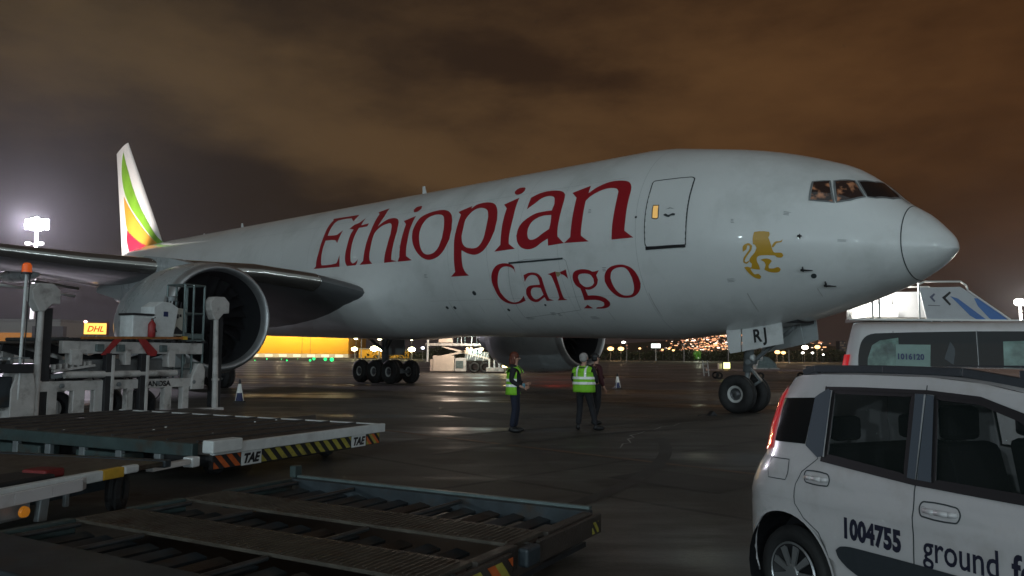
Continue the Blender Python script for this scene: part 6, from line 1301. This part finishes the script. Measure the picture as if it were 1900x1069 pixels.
for (u, y, h, lb) in ((1269, 230, 5.5, 'thin dark pole left of the green tree'), (1351, 225, 5.5, 'thin dark pole behind the lettered gear door'), (1463, 225, 3.6, 'thin pole right of the orange lamp pair'), (672, 225, 7, 'thin pale pole between the yellow floodlights')):
    x = (u - 950) / 1455 * y; t = thing('pole', lb, 'pole', (x, y, 0), 0); cyl_obj('shaft', (0, 0, 0), (0, 0, h), .13, MT['conc'], t, 8); cyl_obj('pole_cap', (0, 0, h), (0, 0, h + .15), .18, MT['steel'], t, 8)
x, yy, z = px(1217, 640, 280); BB = thing('billboard', 'glowing white billboard panel above the far trees', 'billboard', (x, yy, 0), R(-14)); cyl_obj('post', (0, 0, 0), (0, 0, z), .2, MT['steel'], BB, 8); box_obj('panel_face', -1.6, 1.6, -.15, 0, z - .75, z + .75, em('white_panel', (.92, 1, .93), 2.6), BB, .1); box_obj('panel_back', -1.7, 1.7, .0, .2, z - .85, z + .85, MT['black'], BB, 0)
G3 = 'green taxiway edge lights'
GL = None; gm = em('green_taxi_lamp', (.02, 1, .20), 2.4)
def gi(i): return ('leftmost', 'second', 'third', 'fourth', 'fifth', 'sixth', 'seventh', 'eighth', 'rightmost')[i]
for i, (u, v, r) in enumerate(((476, 671, .10), (498, 668, .15), (525, 668, .11), (535, 671, .15), (555, 667, .08), (578, 671, .22), (585, 668, .34), (606, 669, .36), (618, 670, .40))):
    y = 1.646 * 1455 / (v + 4 - 659); x = (u - 950) / 1455 * y
    t = thing('taxiway_light', ('small ' if r < .2 else 'bright ') + 'green taxiway light, ' + gi(i) + (' of the nine' if gi(i) != 'x' else ''), 'taxiway light', (x, y, 0), 0, G3)
    cyl_obj('base', (0, 0, 0), (0, 0, .2), .08, MT['steel'], t, 8); b = MB(); ell(b, (0, 0, .25 + r * .6), (r, r, r * .9), 12, 8); b.build('lamp_glass', gm, t, smooth=True)  # globes oversized so the bloom of each lamp is in its shape
# ------------------------------------------------------------------ trees
def crown_me(nm, m, seed, n=420):
    random.seed(seed); b = MB(); lob = [(random.uniform(-1.6, 1.6), random.uniform(-1.4, 1.4), random.uniform(1.5, 3.3), random.uniform(.8, 1.35)) for _ in range(9)]
    for _ in range(n):
        x, y, z, r = random.choice(lob); d = Vector((random.gauss(0, 1), random.gauss(0, 1), random.gauss(0, 1))).normalized() * r * random.uniform(.55, 1.05); c = Vector((x, y, z)) + d
        a = Vector((random.gauss(0, 1), random.gauss(0, 1), random.gauss(0, 1))).normalized(); u = a.orthogonal().normalized(); w = a.cross(u); s = random.uniform(.12, .3)
        b.add([c + u * s, c + w * s * .7, c - u * s, c - w * s * .7], [(0, 1, 2, 3)])
    return b.mesh(nm, m, fixn=False)
CM = [crown_me('crown', MT['tree'], s) for s in (1, 2, 3, 4)]; CG = crown_me('crown', MT['treeg'], 9, 500)
def tree(x, y, s, cm_, label, group, sx=1):
    t = thing('tree', label, 'tree', (x, y, 0), random.uniform(0, 6), group); t.scale = (s * sx, s * sx, s)
    b = MB(); b.tube((0, 0, 0), (.1, 0, 2.2), .18, .09, 8); b.tube((.05, 0, 1.3), (.7, .2, 2.4), .08, .03, 6); b.tube((.05, 0, 1.5), (-.6, -.2, 2.6), .07, .03, 6); b.build('trunk', MT['bark'], t); link('crown', cm_, t)
random.seed(21)
G4 = 'dark trees along the far side of the airfield'
lefts = [1124, 1140, 1158, 1178, 1196, 1212, 1232, 1250, 1268, 1318, 1334, 1350, 1372, 1396, 1420, 1440, 1462, 1480, 1500, 1520, 1540, 1560, 820, 800, 840, 870, 890]
ORD = 'first second third fourth fifth sixth seventh eighth ninth tenth eleventh twelfth thirteenth fourteenth fifteenth sixteenth seventeenth eighteenth nineteenth twentieth twenty-first twenty-second'.split()
def tree_label(u):
    if u < 900: return ORD[sorted(q for q in lefts if q < 900).index(u)] + ' dark tree from the left in the clump behind the far loader'
    return ORD[sorted(q for q in lefts if q > 900).index(u)] + ' dark tree from the left in the row beyond the far engine'
for i, u in enumerate(lefts):
    y = random.uniform(285, 320); s = random.uniform(.85, 1.25); tree((u - 950) / 1455 * y, y, s, CM[i % 4], tree_label(u), G4, sx=random.uniform(1.1, 1.5))
tree((1295 - 950) / 1455 * 262, 262, .95, CG, 'bright green lamp lit tree left of the lettered gear door', None, sx=.75)
lx, ly = (1295 - 950) / 1455 * 250, 250; mast('park_lamp', 'low lamp in front of the bright green tree', lx, ly, 1.2, em('park_lamp_head', (.9, 1, .8), 1.2), .15, pr_=.05); light('park_light', (lx, ly - 1, 4), 2600, (.9, 1, .75), .3)
hb_ = MB(); random.seed(5)
for i in range(9000):
    x = random.uniform(-60, 160); y = 322 + random.uniform(0, 25); z = abs(random.gauss(0, 1.5)) * (1 + .5 * noise.noise((x * .06, 0, 3))); s = random.uniform(.2, .5)
    a = Vector((random.gauss(0, 1), random.gauss(0, 1), random.gauss(0, 1))).normalized(); u = a.orthogonal().normalized(); w = a.cross(u); c = Vector((x, y, z)); hb_.add([c + u * s, c + w * s, c - u * s, c - w * s], [(0, 1, 2, 3)])
tag(hb_.build('hedgerow', MT['tree'], fixn=False), 'dark scrub and hedge growth beyond the airfield', 'scrub', kind='stuff')
# ------------------------------------------------------------------ hills with the lights of the town
def hz_(x, y): return 58 * math.exp(-((x - 640) / 330) ** 2) * math.exp(-((y - 2300) / 500) ** 2) + 22 * math.exp(-((x - 150) / 260) ** 2) * math.exp(-((y - 2300) / 420) ** 2) + 16 * math.exp(-((x + 900) / 700) ** 2) * math.exp(-((y - 2400) / 500) ** 2) - .5
b = MB(); b.grid(lambda x, y: (x, y, hz_(x, y) + 1.5 * noise.noise((x * .01, y * .01, 0))), list(np.linspace(-2500, 2500, 120)), list(np.linspace(1300, 3400, 40)))
tag(b.build('hills', MT['grass'], smooth=True), 'dark hill behind the airfield', kind='structure')
random.seed(11)
for nm, c, s, cnt in (('town_lights', (1, .45, .20), 2.6, 170), ('town_lights', (1, .78, .62), 4.5, 80), ('town_lights', (1, .40, .22), 1.2, 200)):
    b = MB()
    for _ in range(cnt):
        for _t in range(30):
            u = random.uniform(1150, 1620); f = math.exp(-((u - 1325) / 55) ** 2) + .06 * math.exp(-((u - 1500) / 60) ** 2) + .01
            if random.random() < f: break
        y = random.uniform(1700, 2290); x = (u - 950) / 1455 * y; z = hz_(x, y) + random.uniform(2, 9); r = random.choice((.6, .7, .9, 1.6)); w = r * random.uniform(1, 2.6)
        b.box(x - w, x + w, y, y + r, z, z + r * 1.2)
    tag(b.build(nm, emis('town_glow', c, s)), 'lights of the town on the far hill', 'city lights', kind='stuff')
TB = thing('tower_block', 'dark tower block on the skyline just left of the van', 'building', (288, 690, 0), 0)
box_obj('wall', 0, 5.5, 0, 8, 0, 16, mat('dim_tower_wall', (.10, .09, .10), .8), TB, 0)
for i in range(3):
    for j in range(6): box_obj('window', .6 + i * 1.7, 1.6 + i * 1.7, -.05, 0, 3 + j * 2.2, 4.1 + j * 2.2, em('dim_window', (1, .7, .45), .12) if (i + j) % 3 else MT['glassd'], TB, 0)
LTM = thing('town_stadium', 'long pale lit building on the hill above the green tree', 'building', (555, 2050, 0), 0)
box_obj('wall', -20, 20, 0, 20, 0, 37, MT['lwall'], LTM, 0); box_obj('lit_facade', -21, 21, -1, 0, 35, 40, em('stadium_glow', (1, .82, .62), 3.0), LTM, 0)
# floodlight masts behind the camera: they light the airliner and show as glints on its skin
G5 = 'apron floodlight masts behind the viewer'
for i, (x, y, z, e) in enumerate(((-62, -38, 9.5, 10500), (-30, -46, 9, 9500), (-6, -50, 10, 7500), (22, -48, 9, 7000), (52, -44, 10, 7000), (86, -30, 9, 6000), (120, -8, 9, 5000))):
    t = mast('floodlight_mast', ('far left', 'left', 'centre left', 'centre', 'centre right', 'right', 'far right')[i] + ' apron floodlight mast standing behind the viewer', x, y, z, em('apron_flood', (.93, .99, 1), 90), .38, G5, n=2, pr_=.2)
    light('flood_light', (0, 1.2, z), e * 1.2, (.74, .93, 1.0), .35, parent=t)
    for c_ in kids(t):
        if c_.name.startswith('lamp_head'): c_.location = (0, .6, 0)

HZ = MB(); HZ.box(-2600, 2600, -90, 3500, -1.2, 63)
hz = HZ.build('haze', []); tag(hz, 'thin humid night air lit by the floodlights', kind='stuff')
hm = bpy.data.materials.new('night_air'); hm.use_nodes = True; t = hm.node_tree; t.nodes.remove(t.nodes['Principled BSDF'])
pv = t.nodes.new('ShaderNodeVolumePrincipled'); pv.inputs['Color'].default_value = (.85, .85, .9, 1); pv.inputs['Density'].default_value = .00011; pv.inputs['Anisotropy'].default_value = .78
t.links.new(pv.outputs[0], t.nodes['Material Output'].inputs['Volume']); hz.data.materials.append(hm)

TM = thing('terminal_building', 'long terminal building with lit windows standing behind the viewer', 'building', (-95, -92, 0), 0)
box_obj('wall', 0, 170, -18, 0, 0, 13, MT['lwall'], TM, 0); box_obj('roof', -1, 171, -19, 1, 13.05, 13.6, MT['conc'], TM, 0)
wgl = emis('terminal_window_light', (.86, .93, 1), 1.6)
for i in range(28):
    if i % 5 != 3: box_obj('window', 2 + i * 6, 7 + i * 6, .0, .08, 5.5, 8.2, wgl, TM, 0)
